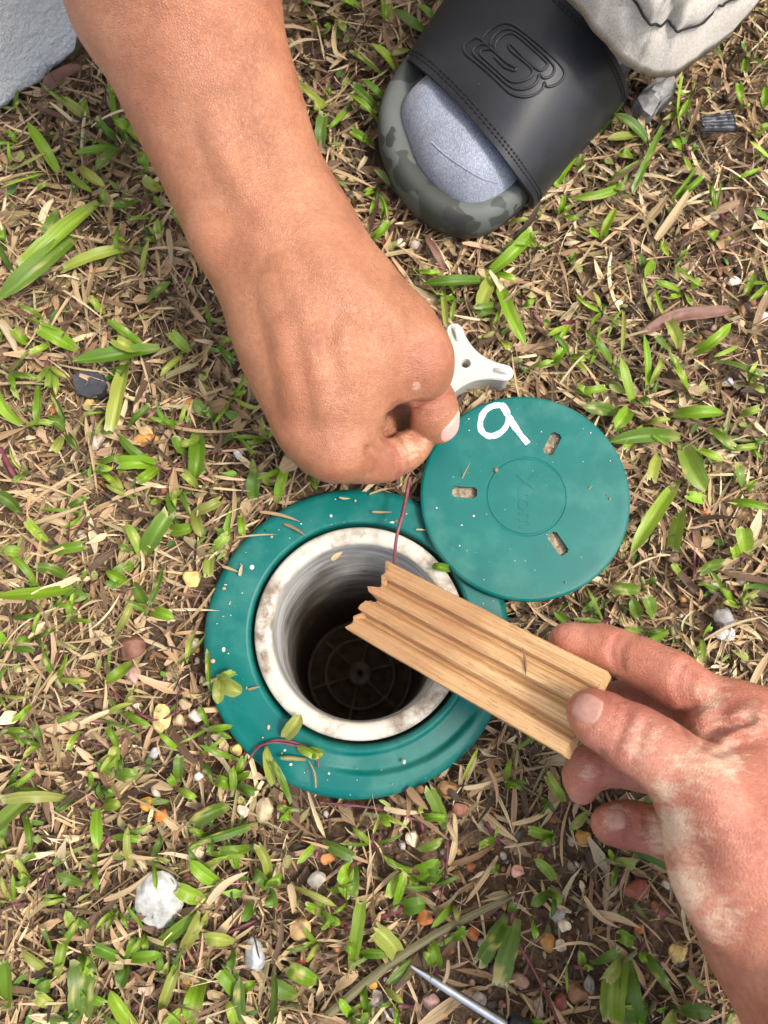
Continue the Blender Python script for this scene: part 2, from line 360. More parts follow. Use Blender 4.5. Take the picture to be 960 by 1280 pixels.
# ------------------------------------------------------------------ house wall
def house_wall():
    A, B = P(0, 128, 0.012), P(106, 62, 0.012); e = nrm((B - A) * [1, 1, 0]); n = np.array([e[1], -e[0], 0])
    if n[1] > 0: n = -n
    root = empty('house_wall', A, 'white roughcast plaster house wall rising from the lawn edge', 'wall')
    s = np.concatenate([[-6, -3, -1.5, -0.8, -0.4], np.arange(-0.2, 0.25, 0.0016), [0.4, 0.8, 1.5, 3, 5]])
    h = np.concatenate([np.arange(0, 0.14, 0.0016), [0.2, 0.3, 0.5, 0.9, 1.6, 2.6]])
    S, Hh = np.meshgrid(s, h, indexing='ij'); q = np.stack([S, Hh, np.zeros_like(S)], -1)
    rag = 0.011 + 0.006 * fbm(np.stack([s * 40, 0 * s, 0 * s], -1), 3, 5) + np.clip(s - 0.035, 0, 0.03) * 0.35
    Hh = np.where(Hh < 0.05, rag[:, None] + Hh * (0.05 - rag[:, None]) / 0.05, Hh)
    dsp = 0.0008 * np.abs(fbm(q * 300, 2, 11)) + 0.0003 * fbm(q * 45, 2, 12) - 0.003 * np.exp(-(Hh - rag[:, None]) / 0.002)
    V = A[None, None] + S[..., None] * e + dsp[..., None] * n; V[..., 2] = Hh
    mesh('plaster', V.reshape(-1, 3), grid_faces(len(s), len(h)), M['plaster'], root)
    bm = bmesh.new()
    def box(off0, off1, z0, z1):
        c = [A + e * a + n * b for a in (-6, 5) for b in (off0, off1)]
        vs_ = [bm.verts.new((c[i][0], c[i][1], z)) for z in (z0, z1) for i in (0, 1, 3, 2)]
        bm.faces.new(vs_[:4][::-1]); bm.faces.new(vs_[4:])
        for k in range(4): bm.faces.new((vs_[k], vs_[(k + 1) % 4], vs_[4 + (k + 1) % 4], vs_[4 + k]))
    box(-0.012, -0.16, -0.08, 2.59); bmesh.ops.recalc_face_normals(bm, faces=bm.faces)
    me = bpy.data.meshes.new('footing'); bm.to_mesh(me); bm.free(); link('footing', me, M['footing'], root, False)
house_wall()

# ------------------------------------------------------------------ bait station: collar, pipe, base grid
def station():
    root = empty('bait_station', (CC[0], CC[1], 0), 'round teal plastic station collar with open white pipe set in the lawn', 'bait station')
    root.location = tuple(map(float, (CC[0], CC[1], 0)))
    # collar: polar grid with a raised helical ramp
    ri = RR_OUT + 0.0022; seg = 200
    th = np.linspace(0, 2 * np.pi, seg, endpoint=False)
    prof = [(CR - 0.004, -0.012), (CR - 0.0015, 0.0015), (CR - 0.0002, 0.0055), (CR - 0.0004, 0.0072), (CR - 0.0020, 0.0086)]
    rs = np.linspace(CR - 0.004, ri + 0.0016, 34)
    prof += [(r, 0.0092 + 0.0016 * (1 - ((r - ri) / (CR - ri)) ** 2)) for r in rs] + [(ri + 0.0004, 0.0100), (ri, 0.0085), (ri, -0.012)]
    prof = np.array(prof)
    R, T = np.meshgrid(prof[:, 0], th, indexing='ij'); Z = np.repeat(prof[:, 1][:, None], seg, 1)
    # ring centre is slightly off the collar centre: shear the inner radius there
    wgt = np.clip((CR - R) / (CR - ri), 0, 1)
    def smooth(a, b, x): t_ = np.clip((x - a) / (b - a), 0, 1); return t_ * t_ * (3 - 2 * t_)
    Td = np.degrees(T); Td = np.where(Td > 180, Td - 360, Td)
    arc = smooth(-112, -88, Td) * (1 - smooth(-36, -27, Td))
    rr = (R - ri) / (CR - ri); tt = np.clip((Td + 112) / 85, 0, 1)
    ledge = smooth(0.12, 0.2, rr) * (1 - smooth(0.38 + 0.22 * tt, 0.5 + 0.24 * tt, rr))
    ins = (R < CR - 0.003) & (R > ri + 0.001)
    Z = Z + np.where(ins, -0.0052 * arc * ledge * (0.35 + 0.65 * tt), 0)
    arc2 = smooth(150, 168, np.abs(Td)) * 0 + smooth(-172, -160, Td) * (1 - smooth(-128, -112, Td))
    Z = Z + np.where(ins, -0.0012 * arc2 * smooth(0.45, 0.8, rr), 0)
    X = CC[0] + wgt * (RC[0] - CC[0]) + R * np.cos(T); Y = CC[1] + wgt * (RC[1] - CC[1]) + R * np.sin(T)
    mesh('collar', np.stack([X, Y, Z], -1).reshape(-1, 3), grid_faces(len(prof), seg, wrap_v=True), M['green'], root)
    # pipe leans a little, as its far-off foot shows
    D = 0.265; top = np.array([RC[0], RC[1], 0.0]); foot = P(450, 842, -D + 0.004)
    lean = foot - top
    def leaned(V):
        k = np.clip(-V[:, 2] / D, 0, 1.1); V[:, 0] += lean[0] * k; V[:, 1] += lean[1] * k; return V
    pr = [(RR_OUT, -0.03), (RR_OUT, 0.0095), (RR_OUT - 0.0006, 0.0108), (RR_OUT - 0.002, 0.0114)] + [(r, 0.0115) for r in np.linspace(RR_OUT - 0.004, RR_IN + 0.003, 6)] + [(RR_IN + 0.0009, 0.0110), (RR_IN, 0.0098), (RR_IN - 0.0002, 0.006)]
    V, fc = lathe(pr, 160, (RC[0], RC[1], 0)); rad = np.hypot(V[:, 0] - RC[0], V[:, 1] - RC[1])
    mesh('pipe_rim', V, fc[:, ::-1], M['white'], root)
    zz = np.concatenate([np.linspace(0.0062, -0.075, 70), np.linspace(-0.08, -D, 20)])
    r0 = RR_IN - 0.0002 - 0.0006 * (0.5 + 0.5 * np.sin(zz / 0.0042 * 2 * np.pi)) * (zz < -0.012) * (zz > -0.07)
    V, fc = lathe(np.stack([r0, zz], 1), 128, (top[0], top[1], 0))
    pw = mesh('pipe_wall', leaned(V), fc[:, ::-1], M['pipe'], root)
    # base grid: hub with a hole, six spokes, two rings, mud beneath
    c = foot
    V, fc = lathe([(RR_IN * 1.02, -D - 0.006), (0.001, -D - 0.009)], 48, (c[0], c[1], 0)); mesh('mud_floor', V, fc, M['mud'], root)
    g = empty('base_grid', c, '', ''); del g['label']; del g['category']; g.parent = root; g.matrix_parent_inverse = Matrix.Translation(-root.location)
    def sub(name, V, fc):
        o = mesh(name, V, fc, M['grid']); o.parent = g; o.matrix_parent_inverse = (g.matrix_parent_inverse @ Matrix.Translation(g.location)).inverted() @ Matrix.Translation(-root.location) if False else Matrix.Identity(4)
        return o
    hubr = 0.0098
    def rel(V): return np.asarray(V) - c
    V, fc = lathe([(hubr, 0), (hubr, 0.004), (hubr - 0.001, 0.005), (0.003, 0.005), (0.0026, 0.004), (0.0026, -0.004)], 40, c)
    sub('hub', rel(V), fc)
    for k in range(6):
        a = math.radians(k * 60 + 17); d = np.array([math.cos(a), math.sin(a), 0])
        V, f2 = tube_mesh([c + d * 0.009 + [0, 0, 0.001], c + d * 0.028 + [0, 0, 0.001], c + d * (RR_IN - 0.001) + [0, 0, 0.001]], 0.0013, 6); sub('spoke', rel(V), f2)
    for r_ in (0.029, RR_IN - 0.0022):
        a = np.linspace(0, 2 * np.pi, 49)[:-1]
        ring = np.stack([np.cos(a) * r_, np.sin(a) * r_, 0 * a + 0.001], 1)
        b = np.linspace(0, 2 * np.pi, 7)[:-1]
        V = np.stack([np.cos(a)[:, None] * (r_ + 0.0014 * np.cos(b)), np.sin(a)[:, None] * (r_ + 0.0014 * np.cos(b)), 0.001 + 0.0014 * np.broadcast_to(np.sin(b), (48, 6))], -1).reshape(-1, 3)
        sub('grid_ring', V, grid_faces(48, 6, True, True))
    return root
STATION = station()

# ------------------------------------------------------------------ lid
def text_mesh(body, size, extrude):
    cu = bpy.data.curves.new('t', 'FONT'); cu.body = body; cu.size = size; cu.extrude = extrude; cu.align_x = 'CENTER'; cu.align_y = 'CENTER'; cu.resolution_u = 3
    ob = bpy.data.objects.new('t', cu); COL.objects.link(ob); dg = bpy.context.evaluated_depsgraph_get()
    me = bpy.data.meshes.new_from_object(ob.evaluated_get(dg)); bpy.data.objects.remove(ob); bpy.data.curves.remove(cu)
    V = np.zeros(len(me.vertices) * 3); me.vertices.foreach_get('co', V); fc = [tuple(p.vertices) for p in me.polygons]; bpy.data.meshes.remove(me)
    return V.reshape(-1, 3), fc
def lid():
    root = empty('access_cover', (LC[0], LC[1], 0.011), 'round teal plastic lid with three slots and a painted white 9', 'lid')
    tb, tt = -0.0062, 0.0
    pr = [(0.0002, tb), (LR * 0.5, tb), (LR - 0.0016, tb), (LR - 0.0003, tb + 0.001), (LR, tb + 0.0026), (LR, tt - 0.0016), (LR - 0.0004, tt - 0.0006), (LR - 0.0014, tt - 0.0001), (LR - 0.003, tt)]
    gr = LR * 0.375
    for r in np.linspace(LR - 0.006, gr + 0.0014, 14): pr.append((r, tt))
    pr += [(gr + 0.0008, tt), (gr + 0.0003, tt - 0.0003), (gr - 0.0003, tt - 0.0003), (gr - 0.0008, tt), (gr - 0.0014, tt), (gr * 0.5, tt), (0.0002, tt)]
    V, fc = lathe(pr, 144, (0, 0, 0))
    me = bpy.data.meshes.new('lid_tmp'); me.from_pydata([tuple(v) for v in V], [], [tuple(f) for f in fc] + [tuple(range(144))[::-1], tuple((len(pr) - 1) * 144 + k for k in range(144))]); me.update()
    bm = bmesh.new(); bm.from_mesh(me); bmesh.ops.recalc_face_normals(bm, faces=bm.faces); bm.to_mesh(me); bm.free()
    body = bpy.data.objects.new('lid_tmp', me); COL.objects.link(body)
    sx = lambda px, py: (P(px, py, LC[2]) - LC) * [1, 1, 0]
    cutters = []
    for (cx, cy) in ((581, 615), (690.5, 554.5), (697.5, 679.5)):
        q = sx(cx, cy); a = math.atan2(q[1], q[0]); L2, W2 = 0.0064, 0.0029
        cb = bmesh.new(); bmesh.ops.create_cube(cb, size=1, matrix=Matrix.Translation((q[0], q[1], 0)) @ Matrix.Rotation(a, 4, 'Z') @ Matrix.Diagonal((2 * L2, 2 * W2, 0.04, 1)))
        bmesh.ops.bevel(cb, geom=[e for e in cb.edges if abs((e.verts[0].co - e.verts[1].co).z) > 0.01], offset=0.0009, segments=2, affect='EDGES')
        cm = bpy.data.meshes.new('cut'); cb.to_mesh(cm); cb.free(); co = bpy.data.objects.new('cut', cm); COL.objects.link(co); cutters.append(co)
        md = body.modifiers.new('b', 'BOOLEAN'); md.object = co; md.operation = 'DIFFERENCE'; md.solver = 'EXACT'
    dg = bpy.context.evaluated_depsgraph_get(); me2 = bpy.data.meshes.new_from_object(body.evaluated_get(dg)); me2.name = 'lid_disc'
    for o in cutters + [body]: bpy.data.objects.remove(o)
    me2.materials.clear()
    V = np.zeros(len(me2.vertices) * 3); me2.vertices.foreach_get('co', V)
    V = V.reshape(-1, 3) + LC; me2.vertices.foreach_set('co', V.ravel().astype(np.float32)); me2.update()
    disc = link('lid_disc', me2, M['green'], root); me2.set_sharp_from_angle(angle=math.radians(12))
    for (cx, cy) in ((581, 615), (690.5, 554.5), (697.5, 679.5)):
        q = sx(cx, cy); a = math.atan2(q[1], q[0]); e1 = np.array([math.cos(a), math.sin(a), 0]); e2 = np.array([-e1[1], e1[0], 0])
        G = np.array([LC + q + e1 * u * 0.0066 + e2 * v_ * 0.0031 + np.array([0, 0, -0.0034 + 0.0009 * float(fbm(np.array([u * 3 + cx, v_ * 2, 0.0]), 2, 3))]) for u in np.linspace(-1, 1, 15) for v_ in np.linspace(-1, 1, 8)])
        mesh('slot_dirt', G, grid_faces(15, 8), M['slotdirt'], root)
    # painted 9: two brush strokes of thin paint
    def stroke(pts, wpx):
        p = catmull([P(x, y, LC[2]) for x, y in pts], 40); tg = np.gradient(p, axis=0); tg /= np.linalg.norm(tg, axis=1)[:, None]
        nn = np.stack([-tg[:, 1], tg[:, 0], 0 * tg[:, 0]], 1); hw = wpx * 0.86 / 2 / 2400 * (1 + 0.22 * vnoise(np.arange(40)[:, None] * [0.5, 0.3, 0], 4))
        L = p + nn * hw[:, None]; R_ = p - nn * hw[:, None]; V = np.stack([L, p, R_], 1)
        V[:, :, 2] = LC[2] + np.array([0.0002, 0.00065, 0.0002]); return V.reshape(-1, 3), grid_faces(40, 3)
    V1, f1 = stroke([(629, 507), (618, 507), (607, 513), (601, 524), (601, 537), (610, 545), (622, 543), (632, 534), (635, 522), (633, 512), (628, 506)], 8.5)
    V2, f2 = stroke([(626, 505), (633, 516), (641, 530), (650, 543), (660, 555)], 9.5); V2[:, 2] += 0.0002
    mesh('painted_number', np.concatenate([V1, V2]), np.concatenate([f1, f2 + len(V1)]), M['paint'], root)
    V, fc = text_mesh('Xtom', 0.0125, 0.00025)
    ca, sa = math.cos(-math.pi / 2), math.sin(-math.pi / 2)
    q = P(657, 627, LC[2]); V = np.stack([V[:, 0] * ca - V[:, 1] * sa, V[:, 0] * sa + V[:, 1] * ca, V[:, 2]], 1) + q
    mesh('embossed_lettering', V, fc, M['green'], root, False)
lid()

# ------------------------------------------------------------------ key (three-armed plastic tool)
def key_tool():
    zt = 0.024; C = P(584, 456, zt); Rk = np.linalg.norm(P(567, 408, zt) - C) * 1.08
    root = empty('station_key', (C[0], C[1], 0.003), 'pale grey plastic three-armed key tool lying beside the teal lid', 'key tool')
    a0 = math.atan2(*(P(567, 410, zt) - C)[[1, 0]])
    def outline(grow):
        pts = []
        for k in range(3):
            a = a0 - k * 2 * math.pi / 3
            d = np.array([math.cos(a), math.sin(a)]); n_ = np.array([-d[1], d[0]])
            wt = 0.0042 + grow
            for s in np.linspace(math.pi / 2, -math.pi / 2, 9): pts.append(d * (Rk - 0.0042 + wt * math.cos(s)) + n_ * wt * math.sin(s))
            a2 = a - 2 * math.pi / 3; d2 = np.array([math.cos(a2), math.sin(a2)]); n2 = np.array([-d2[1], d2[0]])
            p0 = d * (Rk - 0.0042) - n_ * wt; p1 = d2 * (Rk - 0.0042) + n2 * wt
            am = a - math.pi / 3; dm = np.array([math.cos(am), math.sin(am)]); pm = dm * (0.0098 + grow)
            for s in np.linspace(0, 1, 14)[1:-1]:
                c1 = p0 + (-d) * Rk * 0.50; c2 = p1 + (-d2) * Rk * 0.50
                pts.append((1 - s) ** 3 * p0 + 3 * (1 - s) ** 2 * s * c1 + 3 * (1 - s) * s ** 2 * c2 + s ** 3 * p1)
        return np.array(pts)
    n = len(outline(0)); hole = 0.0023
    hd = P(579, 450, zt) - C
    levels = [(outline(-0.0010), 0.004), (outline(-0.0006), zt - 0.0022), (outline(0.0002), zt - 0.002), (outline(0.0004), zt - 0.0008), (outline(-0.0003), zt)]
    V = [np.c_[o_ + C[:2], np.full(n, z)] for o_, z in levels]
    ang = np.arctan2(levels[-1][0][:, 1], levels[-1][0][:, 0])
    ring = np.stack([np.cos(ang), np.sin(ang)], 1) * hole + hd[:2] * 0.3
    mid = levels[-1][0] * 0.45 + ring * 0.55
    V += [np.c_[mid + C[:2], np.full(n, zt)], np.c_[ring * 1.15 + C[:2], np.full(n, zt)], np.c_[ring + C[:2], np.full(n, zt - 0.0008)], np.c_[ring + C[:2], np.full(n, 0.006)]]
    V = np.concatenate(V); o = mesh('key_body', V, grid_faces(9, n, wrap_v=True)[:, ::-1], M['keyplastic'], root); o.data.set_sharp_from_angle(angle=math.radians(40))
    for k in range(3):
        a = a0 - k * 2 * math.pi / 3; d = np.array([math.cos(a), math.sin(a), 0]); n_ = np.array([-d[1], d[0], 0])
        nu, nv = 14, 9; V = []
        for i in range(nu):
            s = i / (nu - 1); r_ = Rk - 0.0105 + 0.0098 * s; hgt = 0.0030 * math.sin(math.pi * min(1, s * 1.15 + 0.02)) ** 0.5 if s < 0.86 else 0.0022 * (1 - s) / 0.14
            for j in range(nv):
                b = math.pi * j / (nv - 1); V.append(C + d * r_ + n_ * 0.0014 * math.cos(b) + np.array([0, 0, -0.0004 + hgt * math.sin(b)]))
        mesh('raised_lug', np.array(V), grid_faces(nu, nv), M['keyplastic'], root)
key_tool()

# ------------------------------------------------------------------ grooved wooden strip, held
WTL, WTR, WBR, WBL = PZ(490, 705, 4.3), PZ(757, 836, 9.3), PZ(706, 947, 9.4), PZ(440, 790, 4.3)
WX = nrm((WTR + WBR - WTL - WBL)); WY = nrm((WTL + WTR - WBL - WBR)); WY = nrm(WY - WX * WX.dot(WY)); WN = np.cross(WX, WY); WTH = 0.0125
WO = (WTL + WBL) / 2; WL = float(np.linalg.norm((WTR + WBR) / 2 - WO)); WW = float((np.linalg.norm(WTR - WBR) + np.linalg.norm(WTL - WBL)) / 2)
def wood():
    root = empty('wooden_strip', WO - WN * WTH, 'short grooved pale wooden strip with one ragged end held in fingers', 'wood strip')
    top = []
    for k in range(4):
        y0, y1 = -0.5 + k * 0.25, -0.25 + k * 0.25
        if k: top += [(y0 + 0.015, -0.0042), (y0 + 0.03, -0.0020), (y0 + 0.05, -0.0004)]
        else: top += [(y0, -0.0010), (y0 + 0.012, -0.0002)]
        top += [(y0 + 0.10, 0.0), (y1 - 0.085, -0.0001)]
        if k < 3: top += [(y1 - 0.07, -0.0006), (y1 - 0.05, -0.0016), (y1 - 0.03, -0.0043), (y1 - 0.01, -0.0046)]
        else: top += [(y1 - 0.012, -0.0002), (y1, -0.0010)]
    top = [(y * WW, z) for y, z in top]
    prof = top + [(WW / 2, -WTH + 0.0006), (WW / 2 - 0.0006, -WTH)] + [(y, -WTH) for y in np.linspace(WW / 2 - 0.003, -WW / 2 + 0.003, 8)] + [(-WW / 2 + 0.0006, -WTH), (-WW / 2, -WTH + 0.0006)]
    prof = np.array(prof); n = len(prof); ns = 46; V = []; UV = []
    jag = 0.0032 * fbm(np.stack([prof[:, 0] * 260, prof[:, 1] * 260, 0 * prof[:, 0]], -1), 3, 31)
    ridge = np.where(prof[:, 1] > -0.002, -0.0012, 0.0012) * (prof[:, 1] > -0.006)
    for i in range(ns):
        s = (i / (ns - 1)) ** 1.15; x = s * WL; st = jag * (1 - s) ** 10 + ridge * (1 - s) ** 10 + (0.0011 * RNG.standard_normal(n) if i == 0 else 0)
        for j in range(n):
            y, z = prof[j]; y += 0.00025 * vnoise(np.array([x * 60, y * 300, 3.0]), 8); zz = z + 0.00022 * float(vnoise(np.array([x * 130, y * 900, z * 100]), 5))
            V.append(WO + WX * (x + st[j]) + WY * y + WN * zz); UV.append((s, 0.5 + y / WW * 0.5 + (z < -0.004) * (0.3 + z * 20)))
    V = np.array(V); fc = [tuple(f) for f in grid_faces(ns, n, wrap_v=True)]
    c0 = len(V); V = np.concatenate([V, [WO + WX * 0.003 - WN * WTH * 0.5, WO + WX * WL - WN * WTH * 0.5]]); UV += [(0, 0.5), (1, 0.5)]
    for j in range(n): fc += [(j, (j + 1) % n, c0), ((ns - 1) * n + (j + 1) % n, (ns - 1) * n + j, c0 + 1)]
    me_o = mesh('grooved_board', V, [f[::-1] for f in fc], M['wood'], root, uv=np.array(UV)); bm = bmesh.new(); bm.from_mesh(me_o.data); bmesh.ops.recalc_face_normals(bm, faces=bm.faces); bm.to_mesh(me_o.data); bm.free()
    me_o.data.set_sharp_from_angle(angle=math.radians(50))
    q = WO + WX * WL * 0.72 + WY * WW * 0.18 + WN * 0.0006      # dark splinter stuck in the face
    V, f2 = tube_mesh([q - WX * 0.004 + WY * 0.005, q, q + WX * 0.003 - WY * 0.005], [0.0001, 0.0006, 0.0001], 6); mesh('dark_splinter', V, f2, M['deadleaf'], root)
    for k in range(60):
        y = RNG.uniform(-0.48, 0.48) * WW; L = RNG.uniform(0.001, 0.0035); q = WO + WX * 0.001 + WY * y - WN * RNG.uniform(0.001, 0.009); d = -WX * L + WY * RNG.normal() * 0.0012 + WN * RNG.normal() * 0.001
        V, f2 = tube_mesh([q, q + d * 0.6, q + d], [0.0004, 0.00025, 0.00005], 4)
        mesh('fibre', V, f2, M['wood'], root, uv=np.tile([[0.05, 0.4]], (len(V), 1)))
wood()

# ------------------------------------------------------------------ SDF bodies
class Body:
    def __init__(s): s.ops = []
    def cap(s, a, b, ra, rb, n=None, sq=1.0): return (np.array(a), np.array(b), ra, rb, None if n is None else nrm(n), sq)
    def group(s, caps, kin, kout, mode='add'): s.ops.append((caps, kin, kout, mode))
    @staticmethod
    def d_cap(p, c):
        a, b, ra, rb, n, sq = c; ba = b - a; pa = p - a; h = np.clip((pa @ ba) / (ba @ ba + 1e-12), 0, 1)
        q = pa - h[..., None] * ba; l2 = (q * q).sum(-1)
        if n is not None: l2 = l2 + (1 / sq ** 2 - 1) * (q @ n) ** 2; return (np.sqrt(l2) - (ra + (rb - ra) * h)) * (0.5 + 0.5 * sq)
        return np.sqrt(l2) - (ra + (rb - ra) * h)
    @staticmethod
    def smin(a, b, k):
        h = np.maximum(k - np.abs(a - b), 0) / k; return np.minimum(a, b) - h * h * k * 0.25
    def eval_at(s, p):
        D = np.full(p.shape[:-1], 1.0)
        for caps, kin, kout, mode in s.ops:
            g = None
            for c in caps: d = s.d_cap(p, c); g = d if g is None else s.smin(g, d, kin)
            D = s.smin(D, g, kout) if mode == 'add' else -s.smin(-D, g, kout)
        return D
    def surf(s, pp):                          # skin points and normals under photo pixels
        d = np.array([ray(x, y) for x, y in pp]); o = np.array([0, 0, H]); k = np.full(len(d), 0.12); l = np.linalg.norm(d, axis=1)
        for _ in range(70): k = k + 0.8 * s.eval_at(o + d * k[:, None]) / l
        p = o + d * k[:, None]; g = np.stack([s.eval_at(p + h) - s.eval_at(p - h) for h in np.eye(3) * 0.0006], 1); return p, nrm_rows(g)
    def crease(s, pts, r, k=0.0022): s.late = getattr(s, 'late', []) + [(catmull(pts, len(pts) * 6), r * 0.001, None, k)]          # groove along photo pixels, r in mm
    def ridge(s, pts, r, lift, k=0.006): s.late = getattr(s, 'late', []) + [(catmull(pts, len(pts) * 5), r * 0.001, lift * 0.001, k)]   # low vein, tendon or knuckle
    def settle(s):
        P_, N_ = s.surf(np.concatenate([q[0] for q in s.late])); i = 0; new = []
        for pts, r, lift, k in s.late:
            p, n = P_[i:i + len(pts)], N_[i:i + len(pts)]; i += len(pts); w_ = np.sin(np.pi * np.linspace(0.04, 0.96, len(pts)))[:, None] ** 0.6; r = max(r, 0.0012) if lift is None else r; off = r * (1.02 - 0.36 * w_) + k * 0.25 * (1 - w_) if lift is None else (lift + 0.25 * k) * w_ - r - 0.25 * k
            c = p + n * off; caps = [s.cap(a, b, r, r) for a, b, na, nb in zip(c[:-1], c[1:], n[:-1], n[1:]) if np.linalg.norm(b - a) < 0.006 + 0.3 * r * (lift is not None) and na @ nb > 0.6]
            if caps: new.append((caps, 0.001 if lift is None else 0.004, k, 'sub' if lift is None else 'add'))
        s.ops += new
    def mesh(s, vox):
        pts = [q for caps, _, _, m in s.ops if m == 'add' for c in caps for q in (c[0] - max(c[2], c[3]), c[0] + max(c[2], c[3]), c[1] - max(c[2], c[3]), c[1] + max(c[2], c[3]))]
        lo = np.min(pts, 0) - 0.008; hi = np.max(pts, 0) + 0.008; n = np.ceil((hi - lo) / vox).astype(int) + 1
        ax = [lo[i] + vox * np.arange(n[i]) for i in range(3)]; D = np.full(n, 0.05, np.float32)
        for caps, kin, kout, mode in s.ops:
            r = max(max(c[2], c[3]) for c in caps) + kin + kout + 0.004; ends = np.array([e for c in caps for e in (c[0], c[1])])
            i0 = np.clip(((ends.min(0) - r - lo) / vox).astype(int), 0, n); i1 = np.clip(((ends.max(0) + r - lo) / vox).astype(int) + 2, 0, n)
            sl_ = tuple(slice(i0[k], i1[k]) for k in range(3)); gx = np.stack(np.meshgrid(*[ax[k][sl_[k]] for k in range(3)], indexing='ij'), -1)
            g = None
            for c in caps: d = s.d_cap(gx, c); g = d if g is None else s.smin(g, d, kin)
            D[sl_] = s.smin(D[sl_], g, kout) if mode == 'add' else -s.smin(-D[sl_], g, kout)
        # surface nets
        ins = D < 0; cnt = np.zeros(n - 1, np.int8)
        offs = [(i, j, k) for i in (0, 1) for j in (0, 1) for k in (0, 1)]
        for o in offs: cnt += ins[o[0]:n[0] - 1 + o[0], o[1]:n[1] - 1 + o[1], o[2]:n[2] - 1 + o[2]]
        act = (cnt > 0) & (cnt < 8); idx = np.argwhere(act); vid = -np.ones(n - 1, np.int64); vid[act] = np.arange(len(idx))
        acc = np.zeros((len(idx), 3)); num = np.zeros(len(idx))
        for a in range(8):
            for b in range(a + 1, 8):
                oa, ob = np.array(offs[a]), np.array(offs[b])
                if np.abs(oa - ob).sum() != 1: continue
                da = D[tuple((idx + oa).T)]; db = D[tuple((idx + ob).T)]; x = (da < 0) != (db < 0)
                t_ = np.where(x, da / np.where(x, da - db, 1), 0)[:, None]; acc += np.where(x[:, None], oa + t_ * (ob - oa), 0); num += x
        V = lo + vox * (idx + acc / num[:, None]); Q = []
        for axis in range(3):
            u, v = [(1, 2), (2, 0), (0, 1)][axis]; s0 = [slice(None)] * 3; s1 = [slice(None)] * 3; s0[axis] = slice(0, -1); s1[axis] = slice(1, None)
            A, B = ins[tuple(s0)], ins[tuple(s1)]; e = np.argwhere(A != B); e = e[(e[:, u] > 0) & (e[:, v] > 0) & (e[:, u] < n[u] - 1) & (e[:, v] < n[v] - 1)]
            du, dv = np.eye(3, dtype=int)[u], np.eye(3, dtype=int)[v]
            q = np.stack([vid[tuple((e - du - dv).T)], vid[tuple((e - dv).T)], vid[tuple(e.T)], vid[tuple((e - du).T)]], 1)
            fl = A[tuple(e.T)]; q[~fl] = q[~fl][:, ::-1]; Q.append(q)
        for c0 in range(0, len(V), 40000):
            p = V[c0:c0 + 40000]; e = 0.0005 * np.array([[1, 1, 1], [1, -1, -1], [-1, 1, -1], [-1, -1, 1.0]])
            g = nrm_rows(sum(k[None] * s.eval_at(p + k)[:, None] for k in e)); V[c0:c0 + 40000] = p - np.clip(s.eval_at(p), -vox, vox)[:, None] * g
        return V, np.concatenate(Q)
def J(px, py, z, r):                   # joint: photo pixel, height in cm, radius in photo pixels
    p = PZ(px, py, z); return p, r * depth(px, py, z * 0.01) / F
def chain(B, js, n=None, sq=1.0):
    js = [J(*j) for j in js]; return [B.cap(a[0], b[0], a[1], b[1], n, sq) for a, b in zip(js[:-1], js[1:])]
def nail(B, name, cpx, normal, along, length, width, mat, parent):
    n = nrm(normal); al = np.asarray(along, float); al = nrm(al - n * n.dot(al)); sd_ = np.cross(n, al); c = PZ(*cpx); nu = 13; V = []
    G = []
    for i in range(nu):
        for j in range(nu):
            u, v = 2 * i / (nu - 1) - 1, 2 * j / (nu - 1) - 1
            u2 = u * math.sqrt(1 - 0.34 * v * v); v2 = v * math.sqrt(1 - 0.34 * u * u)
            G.append(c + al * u2 * length / 2 + sd_ * v2 * width / 2)
    G = np.array(G); s_ = np.full(len(G), 0.014)
    for _ in range(40): s_ = s_ - 0.8 * B.eval_at(G + n * s_[:, None])
    ed = np.array([max(abs(2 * i / (nu - 1) - 1), abs(2 * j / (nu - 1) - 1)) for i in range(nu) for j in range(nu)])
    V = G + n * (s_ + np.where(ed > 0.99, -0.0003, 0.00035))[:, None]
    f = grid_faces(nu, nu); o = mesh(name, V, f if np.dot(np.cross(V[f[0][1]] - V[f[0][0]], V[f[0][3]] - V[f[0][0]]), n) > 0 else f[:, ::-1], mat, parent)
    return o
def lines(paths, rad, amp): return [(x, y, rad, amp) for p in paths for x, y in catmull(p, len(p) * 7)]
def spots(V, pts):
    r = np.zeros(len(V)); q = to_px(V)
    for (px, py, rad, amp) in pts:
        r = np.maximum(r, amp * np.exp(-(((q[:, 0] - px) ** 2 + (q[:, 1] - py) ** 2) / rad ** 2)))
    return r

